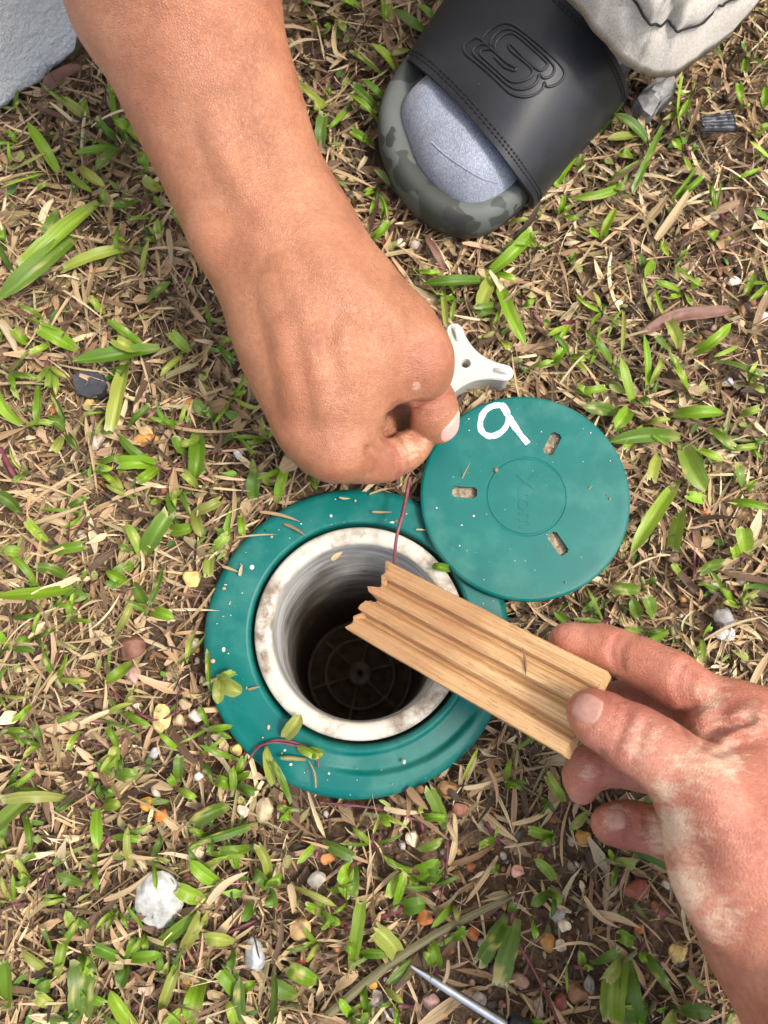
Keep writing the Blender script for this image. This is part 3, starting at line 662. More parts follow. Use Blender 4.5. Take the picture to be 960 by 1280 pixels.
# ------------------------------------------------------------------ first person: right arm, foot
PERSON = empty('person', PZ(640, 40, 0), 'crouching person reaching a bare tanned arm to the lid, foot in black slide', 'person')
def arm():
    B = Body(); up = np.array([0, 0, 1.0])
    # forearm as two bones side by side so that it is oval
    B.group(chain(B, [(40, -420, 19, 105), (126, -170, 15.5, 94), (188, 0, 12.0, 88), (242, 130, 10.4, 68), (272, 210, 9.4, 55), (302, 285, 8.4, 46)]), 0.02, 0.02)
    B.group(chain(B, [(130, -430, 20, 106), (200, -170, 16.2, 98), (253, 0, 12.8, 84), (302, 130, 11.0, 62), (334, 215, 9.8, 54), (362, 280, 9.0, 50), (385, 305, 8.8, 42)]), 0.02, 0.022)
    # carpus and back of the hand
    B.group(chain(B, [(306, 292, 8.3, 44), (345, 385, 7.8, 45), (376, 470, 7.0, 46), (388, 524, 6.2, 38)]), 0.015, 0.03)
    B.group(chain(B, [(355, 300, 8.8, 56), (394, 400, 8.5, 58), (424, 495, 7.5, 50), (434, 546, 6.7, 42)]), 0.015, 0.028)
    B.group(chain(B, [(392, 322, 8.6, 42), (436, 378, 8.4, 48), (462, 430, 7.9, 48), (482, 448, 7.3, 42)]), 0.015, 0.026)
    B.group(chain(B, [(365, 420, 7.6, 56), (420, 465, 7.6, 58)]), 0.015, 0.016)
    # thumb: metacarpal with its knuckle, then the last joint stepping down from it
    B.group(chain(B, [(462, 368, 8.2, 34), (503, 415, 7.5, 38), (519, 452, 6.9, 40), (524, 466, 6.5, 37)]), 0.012, 0.012)
    B.group(chain(B, [(528, 484, 5.5, 30), (536, 504, 4.8, 31), (543, 522, 4.2, 28), (548, 532, 3.8, 22)]), 0.006, 0.0014)
    # index: knuckle, first phalanx, then the end past the fold
    B.group(chain(B, [(418, 556, 6.5, 38), (458, 568, 5.2, 32), (482, 573, 4.5, 30)]), 0.008, 0.012)
    B.group(chain(B, [(488, 572, 3.9, 25), (502, 565, 3.8, 23.5), (517, 555, 3.6, 20), (530, 549, 3.3, 14)]), 0.006, 0.0008)
    # middle, ring, little: curled beneath
    B.group(chain(B, [(396, 550, 6.0, 35), (436, 570, 3.9, 28), (466, 560, 2.9, 25), (484, 548, 2.4, 20)]), 0.006, 0.004)
    B.group(chain(B, [(374, 530, 5.8, 31), (406, 552, 3.7, 26), (440, 542, 2.7, 23), (466, 526, 2.5, 19)]), 0.006, 0.004)
    B.group(chain(B, [(354, 500, 5.8, 29), (380, 528, 3.8, 24), (412, 520, 2.9, 21), (440, 505, 2.6, 18)]), 0.006, 0.004)
    # hollow between thumb and index
    B.group([B.cap(PZ(483, 541, 8.0), PZ(487, 540, 3.8), 0.0024, 0.0030), B.cap(PZ(492, 524, 8.0), PZ(494, 524, 3.2), 0.0040, 0.0050), B.cap(PZ(502, 515, 8.0), PZ(502, 517, 3.2), 0.0036, 0.0046), B.cap(PZ(500, 527, 8.0), PZ(500, 527, 3.2), 0.0044, 0.0046)], 0.002, 0.0025, 'sub')
    B.group(chain(B, [(478, 530, 3.2, 20), (495, 520, 2.4, 20), (510, 528, 2.0, 18)]), 0.004, 0.003)
    # knuckles, tendons, veins
    B.ridge([(392, 562), (408, 572), (428, 580)], 13, 1.9, 0.006); B.ridge([(354, 538), (364, 548), (374, 554)], 12, 1.2, 0.006)
    B.ridge([(534, 424), (543, 442), (546, 466)], 11, 1.2, 0.006)
    B.ridge([(350, 330), (380, 400), (402, 480), (414, 556)], 6, 1.3, 0.004); B.ridge([(336, 350), (354, 420), (364, 480), (368, 540)], 6, 1.1, 0.004)
    B.ridge([(396, 314), (450, 364), (505, 412)], 7, 0.8, 0.005)
    B.ridge([(452, 388), (432, 430), (440, 480), (424, 545)], 3.2, 0.5, 0.004); B.ridge([(262, 140), (288, 210), (334, 268)], 6, 0.3, 0.004)
    B.ridge([(248, 292), (256, 304), (264, 318)], 12, 1.2, 0.006)
    # joint folds
    B.crease([(474, 544), (482, 550), (494, 562), (499, 582), (496, 600), (490, 612)], 3.0, 0.002); B.crease([(466, 556), (476, 572), (474, 594)], 1.6, 0.002); B.crease([(456, 560), (464, 576), (462, 594)], 1.4, 0.002); B.crease([(516, 544), (523, 560)], 0.9); B.crease([(508, 546), (514, 566)], 0.9, 0.002)
    B.crease([(490, 508), (518, 505), (543, 503), (566, 488)], 2.0, 0.003)
    for dy in (1, 8): B.crease([(516, 512 + dy), (534, 515 + dy), (556, 507 + dy)], 0.9, 0.002)
    B.settle()
    V, fc = B.mesh(0.0014)
    dust = spots(V, [(512, 562, 22, 0.42), (528, 556, 12, 0.45), (484, 562, 8, 0.3), (520, 482, 8, 0.5), (528, 520, 10, 0.35)])
    red = spots(V, [(540, 445, 40, 0.22), (430, 560, 40, 0.18), (380, 540, 30, 0.12), (490, 580, 25, 0.35), (535, 505, 22, 0.25), (318, 262, 10, 0.3), (220, 60, 120, 0.12)] + lines([[(478, 548), (494, 562), (499, 582), (496, 600)], [(492, 509), (518, 506), (543, 504), (562, 490)]], 3.2, 0.75) + lines([[(516, 514), (534, 518), (556, 509)], [(515, 522), (532, 527), (552, 520)], [(516, 544), (523, 560)], [(466, 556), (476, 572), (474, 594)]], 2.2, 0.4))
    o = mesh('arm', V, fc, M['skin_tan'], PERSON, attr={'dust': dust, 'red': red})
    ip, tp = PZ(541, 508, 5.0), PZ(552, 535, 3.9)
    nail(B, 'thumbnail', (557, 531, 4.2), (0.68, -0.40, 0.62), (0.45, -0.42, -0.70), 0.0135, 0.0175, M['nail'], o)
arm()

def foot():
    from_l = lambda u, v, z: FO + FU * u + FV * v + np.array([0, 0, z])
    # sole outline in the foot frame: half widths to either side along the length
    us = np.array([0, 0.0015, 0.006, 0.013, 0.024, 0.04, 0.06, 0.085, 0.12, 0.16, 0.2, 0.235, 0.258, 0.27, 0.276])
    lf = np.array([0, 0.014, 0.0267, 0.040, 0.0535, 0.063, 0.068, 0.0685, 0.065, 0.060, 0.056, 0.050, 0.040, 0.022, 0])
    rt = np.array([0, 0.014, 0.0235, 0.0315, 0.0362, 0.0388, 0.0385, 0.037, 0.035, 0.032, 0.030, 0.028, 0.022, 0.012, 0])
    n = 60; t_ = np.linspace(0, 1, n) ** 1.6
    uu = np.interp(np.linspace(0, 1, n), np.linspace(0, 1, len(us)), us)
    L = np.interp(uu, us, lf); R_ = np.interp(uu, us, rt)
    out = np.concatenate([np.stack([uu, -L], 1), np.stack([uu, R_], 1)[::-1][1:-1]])
    cen = np.array([0.13, -0.014]); m = len(out); k = np.ones(7) / 7
    out = np.stack([np.convolve(np.r_[out[-3:, i], out[:, i], out[:3, i]], k, 'valid') for i in (0, 1)], 1)
    tg = np.roll(out, -1, 0) - np.roll(out, 1, 0); nn = np.stack([tg[:, 1], -tg[:, 0]], 1); nn /= np.linalg.norm(nn, axis=1)[:, None] + 1e-9
    if ((out + nn * 0.001 - cen) ** 2).sum() < ((out - cen) ** 2).sum(): nn = -nn
    lv = [(-0.004, 0.002), (0.0, 0.004), (0.0006, 0.012), (0.0, 0.0185), (-0.0022, 0.0225), (-0.006, 0.0242), (-0.011, 0.0228), (-0.018, 0.0195), (-0.026, 0.018)]
    V = [np.array([from_l(u, v, z) for u, v in out + nn * off]) for off, z in lv]
    V = np.concatenate(V + [[from_l(0.13, -0.014, 0.018)], [from_l(0.13, -0.014, 0.003)]]); c0 = len(V) - 2
    fc = [tuple(f) for f in grid_faces(len(lv), m, wrap_v=True)] + [((len(lv) - 1) * m + (j + 1) % m, (len(lv) - 1) * m + j, c0) for j in range(m)] + [(j, (j + 1) % m, c0 + 1) for j in range(m)]
    sandal = empty('slide_sandal', from_l(0.1, 0, 0), '', ''); del sandal['label']; del sandal['category']
    sandal.parent = PERSON; sandal.matrix_parent_inverse = Matrix.Translation(-PERSON.location)
    def part(name, V, fc, mat, smooth=True):
        o = mesh(name, np.asarray(V) - np.array(sandal.location), fc, mat, None, smooth); o.parent = sandal; return o
    s = part('sole', V, [f[::-1] for f in fc], M['foam']); bm = bmesh.new(); bm.from_mesh(s.data); bmesh.ops.recalc_face_normals(bm, faces=bm.faces); bm.to_mesh(s.data); bm.free()
    # strap: loft from front edge to rear edge
    fr = catmull([PZ(500, 92, 0.9), PZ(505, 76, 2.6), PZ(522, 82, 4.4), PZ(566, 122, 5.5), PZ(618, 182, 5.5), PZ(650, 224, 4.4), PZ(667, 248, 2.8), PZ(666, 262, 0.9)], 44)
    re = catmull([PZ(602, -72, 0.9), PZ(606, -70, 2.6), PZ(632, -62, 5.2), PZ(672, -32, 7.3), PZ(722, 14, 7.7), PZ(766, 66, 6.3), PZ(784, 104, 3.9), PZ(786, 122, 0.9)], 44)
    nt_ = 26; T = np.linspace(0, 1, nt_)[:, None, None]; S = np.linspace(0, 1, 44)
    G = fr[None] * (1 - T) + re[None] * T; G[..., 2] += 0.004 * np.sin(np.pi * T[..., 0]) * np.sin(np.pi * S)[None]
    gu = np.gradient(G, axis=0); gv = np.gradient(G, axis=1); NN = np.cross(gu, gv); NN /= np.linalg.norm(NN, axis=-1)[..., None]
    if NN[nt_ // 2, 22, 2] < 0: NN = -NN
    th = 0.0036; edge = np.minimum(1, np.minimum(T[..., 0], 1 - T[..., 0]) / 0.03 + 0.45)
    top = G; bot = G - NN * th
    loop = np.concatenate([top, bot[::-1]], 0); V = loop.reshape(-1, 3); fcs = grid_faces(2 * nt_, 44, wrap_u=True)
    st = part('strap', V, fcs, M['strap']); st.data.set_sharp_from_angle(angle=math.radians(60))
    bm = bmesh.new(); bm.from_mesh(st.data); bmesh.ops.recalc_face_normals(bm, faces=bm.faces); bm.to_mesh(st.data); bm.free()
    def on(t, s_):                       # strap surface point
        a, b = np.clip(t, 0, 1) * (nt_ - 1), np.clip(s_, 0, 1) * 43; i, j = int(min(a, nt_ - 2)), int(min(b, 42)); fa, fb = a - i, b - j
        f = lambda Q: (Q[i, j] * (1 - fa) + Q[i + 1, j] * fa) * (1 - fb) + (Q[i, j + 1] * (1 - fa) + Q[i + 1, j + 1] * fa) * fb
        return f(G), f(NN)
    # stitching rows: short dashes
    Vs, Fs = [], []
    for row in (0.045, 0.07, 0.93, 0.955):
        for s_ in np.linspace(0.06, 0.94, 62):
            a, na = on(row, s_ - 0.0042); b, nb = on(row, s_ + 0.0042); v, f = tube_mesh([a - na * 0.0002, (a + b) / 2 + na * 0.0005, b - nb * 0.0002], 0.00045, 5)
            Fs += [tuple(i + sum(map(len, Vs)) for i in q) for q in f]; Vs.append(v)
    part('stitching', np.concatenate(Vs), Fs, M['blackthread'])['kind'] = 'stuff'
    # embossed double-outlined letter S: find strap coordinates of photo pixels
    gp = to_px(G.reshape(-1, 3)).reshape(nt_, 44, 2)
    def find(px, py):
        best = None; ts, ss = np.linspace(0, 1, nt_), np.linspace(0, 1, 44)
        d = ((gp - [px, py]) ** 2).sum(-1); i, j = np.unravel_index(np.argmin(d), d.shape); i = min(max(i, 1), nt_ - 2); j = min(max(j, 1), 42)
        Jm = np.stack([(gp[i + 1, j] - gp[i - 1, j]) / 2, (gp[i, j + 1] - gp[i, j - 1]) / 2], 1); r = np.linalg.solve(Jm, np.array([px, py]) - gp[i, j])
        return (i + r[0]) / (nt_ - 1), (j + r[1]) / 43
    k = 170 / 960; zz = lambda pts: [(560 + x * k, 20 + y * k) for x, y in pts]
    lines = [zz([(115, 205), (160, 170), (220, 158), (290, 220), (350, 270), (410, 325), (478, 365), (470, 385), (400, 360), (330, 290)]),
             zz([(240, 160), (300, 95), (380, 55), (450, 60), (540, 120), (640, 200), (740, 290), (810, 370), (815, 430), (770, 480), (705, 500), (680, 470), (665, 515), (600, 560), (520, 572), (440, 545), (380, 490), (280, 395), (190, 320), (120, 260), (115, 205)]),
             zz([(300, 215), (310, 160), (370, 105), (440, 92), (520, 135), (620, 220), (710, 305), (750, 365), (730, 420), (680, 440), (645, 415), (630, 460), (580, 505), (500, 518), (430, 490), (350, 420), (260, 340), (185, 275), (180, 235), (230, 200), (290, 205)]),
             zz([(350, 265), (330, 210), (370, 150), (440, 122), (500, 150), (600, 235), (690, 320), (700, 350), (660, 385), (620, 370), (540, 300), (460, 215), (430, 205), (440, 240), (510, 300), (590, 370), (590, 420), (540, 455), (470, 468), (410, 440), (300, 340), (230, 275), (240, 240), (300, 235)])]
    Vs, Fs = [], []
    for ln in lines:
        pts = []
        for x, y in catmull(ln, 90):
            p_, n_ = on(*find(x, y)); pts.append(p_ + n_ * 0.0002)
        v, f = tube_mesh(pts, 0.00075, 6); Fs += [tuple(i + sum(map(len, Vs)) for i in q) for q in f]; Vs.append(v)
    part('embossed_emblem', np.concatenate(Vs), Fs, M['strap'])
    # sock: toe box swelling out of the strap
    B = Body()
    B.group(chain(B, [(549, 150, 2.5, 42), (561, 190, 2.6, 38), (588, 221, 2.6, 38), (611, 212, 2.6, 35)]), 0.012, 0.02)
    B.group(chain(B, [(549, 150, 2.5, 42), (596, 85, 2.5, 40), (696, -20, 3.2, 48), (790, -100, 5.0, 58)]), 0.012, 0.012)
    B.group(chain(B, [(608, 208, 2.7, 36), (655, 135, 2.9, 42), (745, 30, 3.8, 50), (800, -60, 5.0, 58)]), 0.012, 0.012)
    B.group(chain(B, [(577, 195, 2.9, 40), (622, 120, 3.0, 44), (716, 8, 4.2, 52)]), 0.012, 0.012)
    B.group(chain(B, [(790, -100, 6.0, 58), (850, -200, 13, 70)]), 0.02, 0.03)
    V, fc = B.mesh(0.002); sk = mesh('sock', V, fc, M['sock'], PERSON)
    seam, _ = B.surf(catmull([(540, 178), (552, 190), (575, 207), (600, 222), (622, 229)], 24))
    V, f = tube_mesh(seam, 0.0004, 5); mesh('toe_seam', V, f, M['sock'], None).parent = sk
    # trouser leg: rings from the hem upward
    hem = np.array([PZ(x, y, z) for x, y, z in ((690, -30, 10.0), (716, 4, 9.8), (748, 44, 9.2), (782, 84, 8.0), (812, 94, 7.0), (852, 88, 6.2), (900, 58, 5.4), (948, 4, 4.8), (985, -70, 4.6), (980, -170, 5.2), (900, -220, 7.0), (790, -180, 9.0), (715, -100, 10))])
    nr = 64; na = 160; ang = np.linspace(0, 1, na, endpoint=False)
    hm = catmull(np.concatenate([hem, hem[:2]]), 200)[:int(200 * len(hem) / (len(hem) + 1))]; hm = hm[np.linspace(0, len(hm) - 1, na).astype(int)]
    c = hm.mean(0); axis = np.array([0.015, 0.055, 0.34]); V = []
    hm = hm + nrm(axis) * (0.0009 * np.sin(np.linspace(0, 2 * np.pi * 5, na)))[:, None]
    for i in range(nr):
        s_ = i / (nr - 1); ring = c + (hm - c) * (1.0 + 0.06 * s_ + 0.03 * math.sin(s_ * 16)) + axis * s_
        d = nrm_rows(ring - c - axis * s_); q = np.stack([ang * 9, np.full(na, s_ * 10), 0 * ang], -1)
        per = 0.5 - 0.5 * np.cos(2 * np.pi * ang)
        fold = 0.0075 * fbm(np.stack([np.cos(2 * np.pi * ang) * 2.2, np.sin(2 * np.pi * ang) * 2.2, np.full(na, s_ * 11)], -1), 3, 40) * min(1, s_ * 6 + 0.25)
        fold = fold - 0.006 * np.abs(fbm(np.stack([np.cos(2 * np.pi * ang) * 3.5 + s_ * 2, np.sin(2 * np.pi * ang) * 3.5, np.full(na, s_ * 16)], -1), 2, 47)) * min(1, s_ * 9)
        fold = fold - 0.0022 * math.exp(-((s_ - 0.075) / 0.012) ** 2)
        V.append(ring + d * fold[:, None])
    inner = [c + (r_ - c) * 0.97 + nrm(axis) * 0.004 for r_ in (V[0], V[1], V[3])]
    V = np.concatenate(inner[::-1] + V); o = mesh('trouser_leg', V, grid_faces(nr + 3, na, wrap_v=True), M['cotton'], PERSON)
    bm = bmesh.new(); bm.from_mesh(o.data); bmesh.ops.recalc_face_normals(bm, faces=bm.faces); bm.to_mesh(o.data); bm.free()
    rows = np.array(V).reshape(nr + 3, na, 3); ln = rows[3 + 5]; cc = ln.mean(0); ln = ln + nrm_rows(ln - cc) * 0.0016
    Vt, Ft = tube_mesh(np.concatenate([ln, ln[:1]]), 0.0006, 5); mesh('hem_seam', Vt, Ft, M['blackthread'], None).parent = o
def nrm_rows(a): return a / (np.linalg.norm(a, axis=-1, keepdims=True) + 1e-12)
foot()

# ------------------------------------------------------------------ second person: hand with the wooden strip
HAND = empty('person', PZ(940, 1200, 6), 'dusty pink hand and wrist holding out the grooved wooden strip', 'person')
def hand():
    B = Body()
    # thenar, wrist, forearm
    B.group(chain(B, [(893, 1000, 11.0, 58), (938, 1080, 10.6, 84), (1004, 1180, 10.5, 92), (1080, 1310, 11.5, 100), (1190, 1500, 14, 120), (1260, 1650, 17, 130)]), 0.02, 0.02)
    B.group(chain(B, [(958, 930, 8.6, 66), (985, 1040, 8.3, 84), (1030, 1180, 8.8, 90), (1100, 1310, 9.8, 92), (1200, 1490, 12, 110)]), 0.02, 0.022)
    B.group(chain(B, [(945, 985, 8.0, 50), (930, 1060, 7.4, 56), (960, 1150, 7.8, 70)]), 0.02, 0.02)
    B.group(chain(B, [(925, 915, 9.2, 44), (935, 990, 9.8, 50)]), 0.02, 0.016)
    # thumb
    B.group(chain(B, [(905, 1020, 10.8, 54), (868, 984, 11.2, 44), (836, 950, 11.2, 36), (812, 935, 11.0, 36), (790, 922, 10.8, 37)]), 0.008, 0.010)
    B.group(chain(B, [(790, 920, 10.8, 35), (765, 908, 10.5, 31), (745, 896, 10.3, 29), (736, 889, 10.3, 23)]), 0.007, 0.005)
    # index, three phalanges
    B.group(chain(B, [(955, 938, 9.0, 46), (905, 890, 9.2, 34), (862, 862, 9.0, 28)]), 0.008, 0.010)
    B.group(chain(B, [(862, 862, 9.0, 29), (838, 846, 8.7, 30), (800, 827, 8.1, 26), (772, 815, 7.6, 26)]), 0.007, 0.005)
    B.group(chain(B, [(772, 815, 7.6, 26), (750, 808, 7.2, 25), (714, 801, 6.8, 19), (706, 799, 6.7, 17)]), 0.006, 0.004)
    # middle, beneath the strip
    B.group(chain(B, [(950, 960, 8.0, 42), (885, 914, 7.2, 32), (838, 892, 6.4, 29), (790, 880, 5.7, 26), (735, 874, 5.2, 22)]), 0.006, 0.004)
    # ring: bends down at its last joint
    B.group(chain(B, [(930, 1005, 7.4, 38), (860, 976, 6.9, 28), (800, 962, 6.8, 23), (764, 957, 6.5, 24)]), 0.006, 0.004)
    B.group(chain(B, [(764, 957, 6.5, 23), (738, 958, 6.3, 23), (728, 972, 5.9, 21), (727, 988, 5.5, 17)]), 0.006, 0.004)
    # little
    B.group(chain(B, [(925, 1062, 6.8, 38), (868, 1056, 6.4, 31), (826, 1040, 6.2, 27), (800, 1032, 6.0, 25)]), 0.006, 0.004)
    B.group(chain(B, [(800, 1032, 6.0, 25), (782, 1030, 5.8, 25), (763, 1030, 5.6, 24)]), 0.006, 0.004)
    # joints, pads, web folds, tendon of the thumb
    pass
    B.ridge([(880, 950), (905, 1000), (935, 1080)], 8, 0.9, 0.005); B.ridge([(840, 1060), (856, 1110), (890, 1170)], 7, 0.8, 0.005)
    B.ridge([(905, 928), (930, 905), (958, 892)], 5, 1.0, 0.003); B.ridge([(882, 916), (872, 900), (876, 888)], 4, 1.2, 0.003)
    # folds
    B.crease([(856, 884), (848, 858), (856, 832)], 1.4, 0.003); B.crease([(866, 886), (860, 862), (868, 838)], 1.0, 0.002)
    B.crease([(772, 836), (766, 814), (774, 796)], 1.4, 0.003); B.crease([(779, 838), (774, 818), (782, 800)], 0.9, 0.002)
    B.crease([(862, 924), (852, 904), (866, 886), (895, 868)], 1.6, 0.004); B.crease([(878, 934), (902, 914), (938, 900)], 1.4, 0.003); B.crease([(892, 944), (925, 930), (958, 924)], 1.2, 0.003)
    B.crease([(786, 884), (781, 904), (766, 938)], 1.2, 0.0015); B.crease([(808, 896), (804, 914), (790, 954)], 1.2, 0.0015)
    B.crease([(782, 1010), (790, 1030), (784, 1050)], 1.0, 0.002); B.crease([(752, 940), (757, 960), (752, 982)], 1.0, 0.002); B.crease([(806, 1016), (812, 1036), (808, 1058)], 0.9, 0.002)
    B.settle()
    V, fc = B.mesh(0.0013)
    dust = spots(V, [(870, 960, 60, 0.40), (840, 1040, 45, 0.62), (855, 1110, 45, 0.62), (800, 925, 45, 0.38), (750, 895, 30, 0.3), (770, 1022, 22, 0.6), (735, 965, 20, 0.4), (890, 880, 40, 0.42), (900, 1150, 50, 0.46), (940, 900, 40, 0.4), (905, 950, 40, 0.5), (830, 985, 30, 0.5), (860, 1050, 90, 0.34), (800, 920, 60, 0.32), (890, 930, 70, 0.34), (920, 1140, 90, 0.28)])
    red = spots(V, [(915, 900, 45, 0.42), (870, 885, 25, 0.4), (745, 880, 26, 0.5), (800, 905, 40, 0.22), (930, 960, 35, 0.25), (780, 1035, 45, 0.6), (740, 965, 45, 0.55), (800, 880, 40, 0.5), (840, 880, 40, 0.4), (728, 880, 22, 0.55), (930, 1060, 70, 0.14), (700, 790, 30, 0.25)] + lines([[(856, 884), (848, 858), (856, 832)], [(772, 836), (766, 814), (774, 796)], [(862, 924), (852, 904), (866, 886), (895, 868)], [(878, 934), (902, 914), (938, 900)], [(892, 944), (925, 930), (958, 924)]], 3.2, 0.65) + lines([[(786, 884), (781, 904), (766, 938)], [(797, 890), (792, 910), (778, 946)], [(808, 896), (804, 914), (790, 954)], [(866, 886), (860, 862), (868, 838)], [(816, 1004), (850, 1012), (900, 1004)], [(820, 1030), (860, 1040), (915, 1034)], [(826, 1070), (870, 1082), (930, 1078)], [(783, 1010), (790, 1030), (784, 1050)]], 2.2, 0.4))
    o = mesh('hand', V, fc, M['skin_pink'], HAND, attr={'dust': dust, 'red': red})
    nail(B, 'thumbnail', (734, 884, 11.3), (-0.28, 0.18, 0.95), PZ(722, 880, 10.5) - PZ(775, 908, 10.8), 0.0115, 0.0115, M['nail_dull'], o)
    nail(B, 'fingernail', (770, 1024, 6.2), (-0.2, 0.25, 0.95), PZ(760, 1028, 5.8) - PZ(800, 1034, 6.0), 0.009, 0.0085, M['nail_dull'], o)
hand()

# ------------------------------------------------------------------ lawn: straw litter, gravel, crumbs
def blocked(xy, grow=0.0):              # inside the station, or under the sole
    d = np.hypot(xy[:, 0] - CC[0], xy[:, 1] - CC[1]) < CR + grow
    q = xy - FO[:2]; u = q @ FU[:2]; v = q @ FV[:2]
    s = (u > 0.012) & (u < 0.27) & (v > -0.06) & (v < 0.03)
    A, B = P(0, 128, 0.012), P(106, 62, 0.012); e = nrm((B - A)[:2]); n = np.array([-e[1], e[0]]); n = n if n[1] > 0 else -n
    return d | s | ((xy - A[:2]) @ n > -0.004)
BARE = [(250, 900, 70, 90), (480, 1050, 150, 60), (640, 1120, 150, 140), (800, 1200, 130, 110), (910, 300, 60, 110), (915, 150, 60, 80), (930, 430, 50, 60), (560, 1240, 120, 60),
        (150, 560, 50, 40), (260, 780, 40, 40), (880, 760, 70, 50), (400, 1130, 60, 60), (180, 1000, 60, 30)]
def straw_density(px):
    r = np.ones(len(px))
    for x, y, a, b in BARE: r -= 0.62 * np.exp(-(((px[:, 0] - x) / a) ** 2 + ((px[:, 1] - y) / b) ** 2))
    return np.clip(r, 0.16, 1)
def scatter(n, dens=None, box=(-0.48, 0.48, -0.34, 0.52), grow=0.0):
    xy = RNG.uniform([box[0], box[2]], [box[1], box[3]], (n, 2)); xy = xy[~blocked(xy, grow)]
    if dens is not None: xy = xy[RNG.random(len(xy)) < dens(to_px(np.c_[xy, np.zeros(len(xy))]))]
    return xy
STRAW = np.array([lin(*c)[:3] for c in ((214, 194, 154), (196, 170, 128), (176, 146, 106), (150, 120, 86), (122, 96, 70), (96, 74, 56), (186, 154, 120), (156, 142, 100), (206, 180, 138), (76, 60, 46))])
def strips(name, xy, length, width, zlift, tilt, mat, pal, seg=5, label=None):
    n = len(xy); L = np.minimum(length[0] * np.exp(RNG.normal(0, length[1], n)), 0.045); W = width[0] * np.exp(RNG.normal(0, width[1], n))
    a = RNG.uniform(0, 2 * np.pi, n); pit = RNG.normal(0, tilt, n); bend = RNG.normal(0, 0.6, n); curl = RNG.normal(0, 0.5, n); roll0 = RNG.normal(0, 0.55, n); tw = RNG.normal(0, 0.9, n)
    base_z = soil_z(xy[:, 0], xy[:, 1]) + zlift[0] + zlift[1] * RNG.random(n) ** 1.5
    s = np.linspace(-0.5, 0.5, seg)[None]; ang = a[:, None] + bend[:, None] * s
    dx = np.cos(ang); dy = np.sin(ang)
    cx = xy[:, 0][:, None] + L[:, None] * np.cumsum(dx, 1) / seg - (L[:, None] * dx.mean(1, keepdims=True)) / 2
    cy = xy[:, 1][:, None] + L[:, None] * np.cumsum(dy, 1) / seg - (L[:, None] * dy.mean(1, keepdims=True)) / 2
    cz = base_z[:, None] + L[:, None] * (np.sin(pit)[:, None] * s + curl[:, None] * (s ** 2 - 0.08) * 0.6); cz = np.maximum(cz, soil_z(cx, cy) + 0.0004)
    ro = roll0[:, None] + tw[:, None] * s; prof = np.abs(np.interp(s + 0.5, [0, 0.12, 0.35, 0.7, 1], [0.35, 0.85, 1, 0.8, 0.08])) * W[:, None] / 2 * (1 + RNG.uniform(-0.25, 0.25, (n, seg)))
    V = np.zeros((n, seg, 3, 3))
    for k, sg in enumerate((-1, 0, 1)):
        V[:, :, k, 0] = cx - dy * prof * sg * np.cos(ro); V[:, :, k, 1] = cy + dx * prof * sg * np.cos(ro); V[:, :, k, 2] = cz + prof * sg * np.sin(ro) + (prof * 0.45 if k != 1 else 0)
    g = grid_faces(seg, 3); fc = (g[None] + (np.arange(n) * seg * 3)[:, None, None]).reshape(-1, 4)
    c = pal[RNG.integers(0, len(pal), n)] * np.exp(RNG.normal(0, 0.18, n))[:, None]; c = np.repeat(c, seg * 3, 0)
    uv = np.stack([np.broadcast_to(np.array([0, 0.5, 1.0])[None, None], (n, seg, 3)) * 0.45 + RNG.uniform(0, 9, (n, 1, 1)), np.broadcast_to((s * 1.5)[..., None], (n, seg, 3))], -1).reshape(-1, 2)
    o = mesh(name, V.reshape(-1, 3), fc, mat, col=np.clip(c, 0, 0.9), uv=uv); o['kind'] = 'stuff'; return o
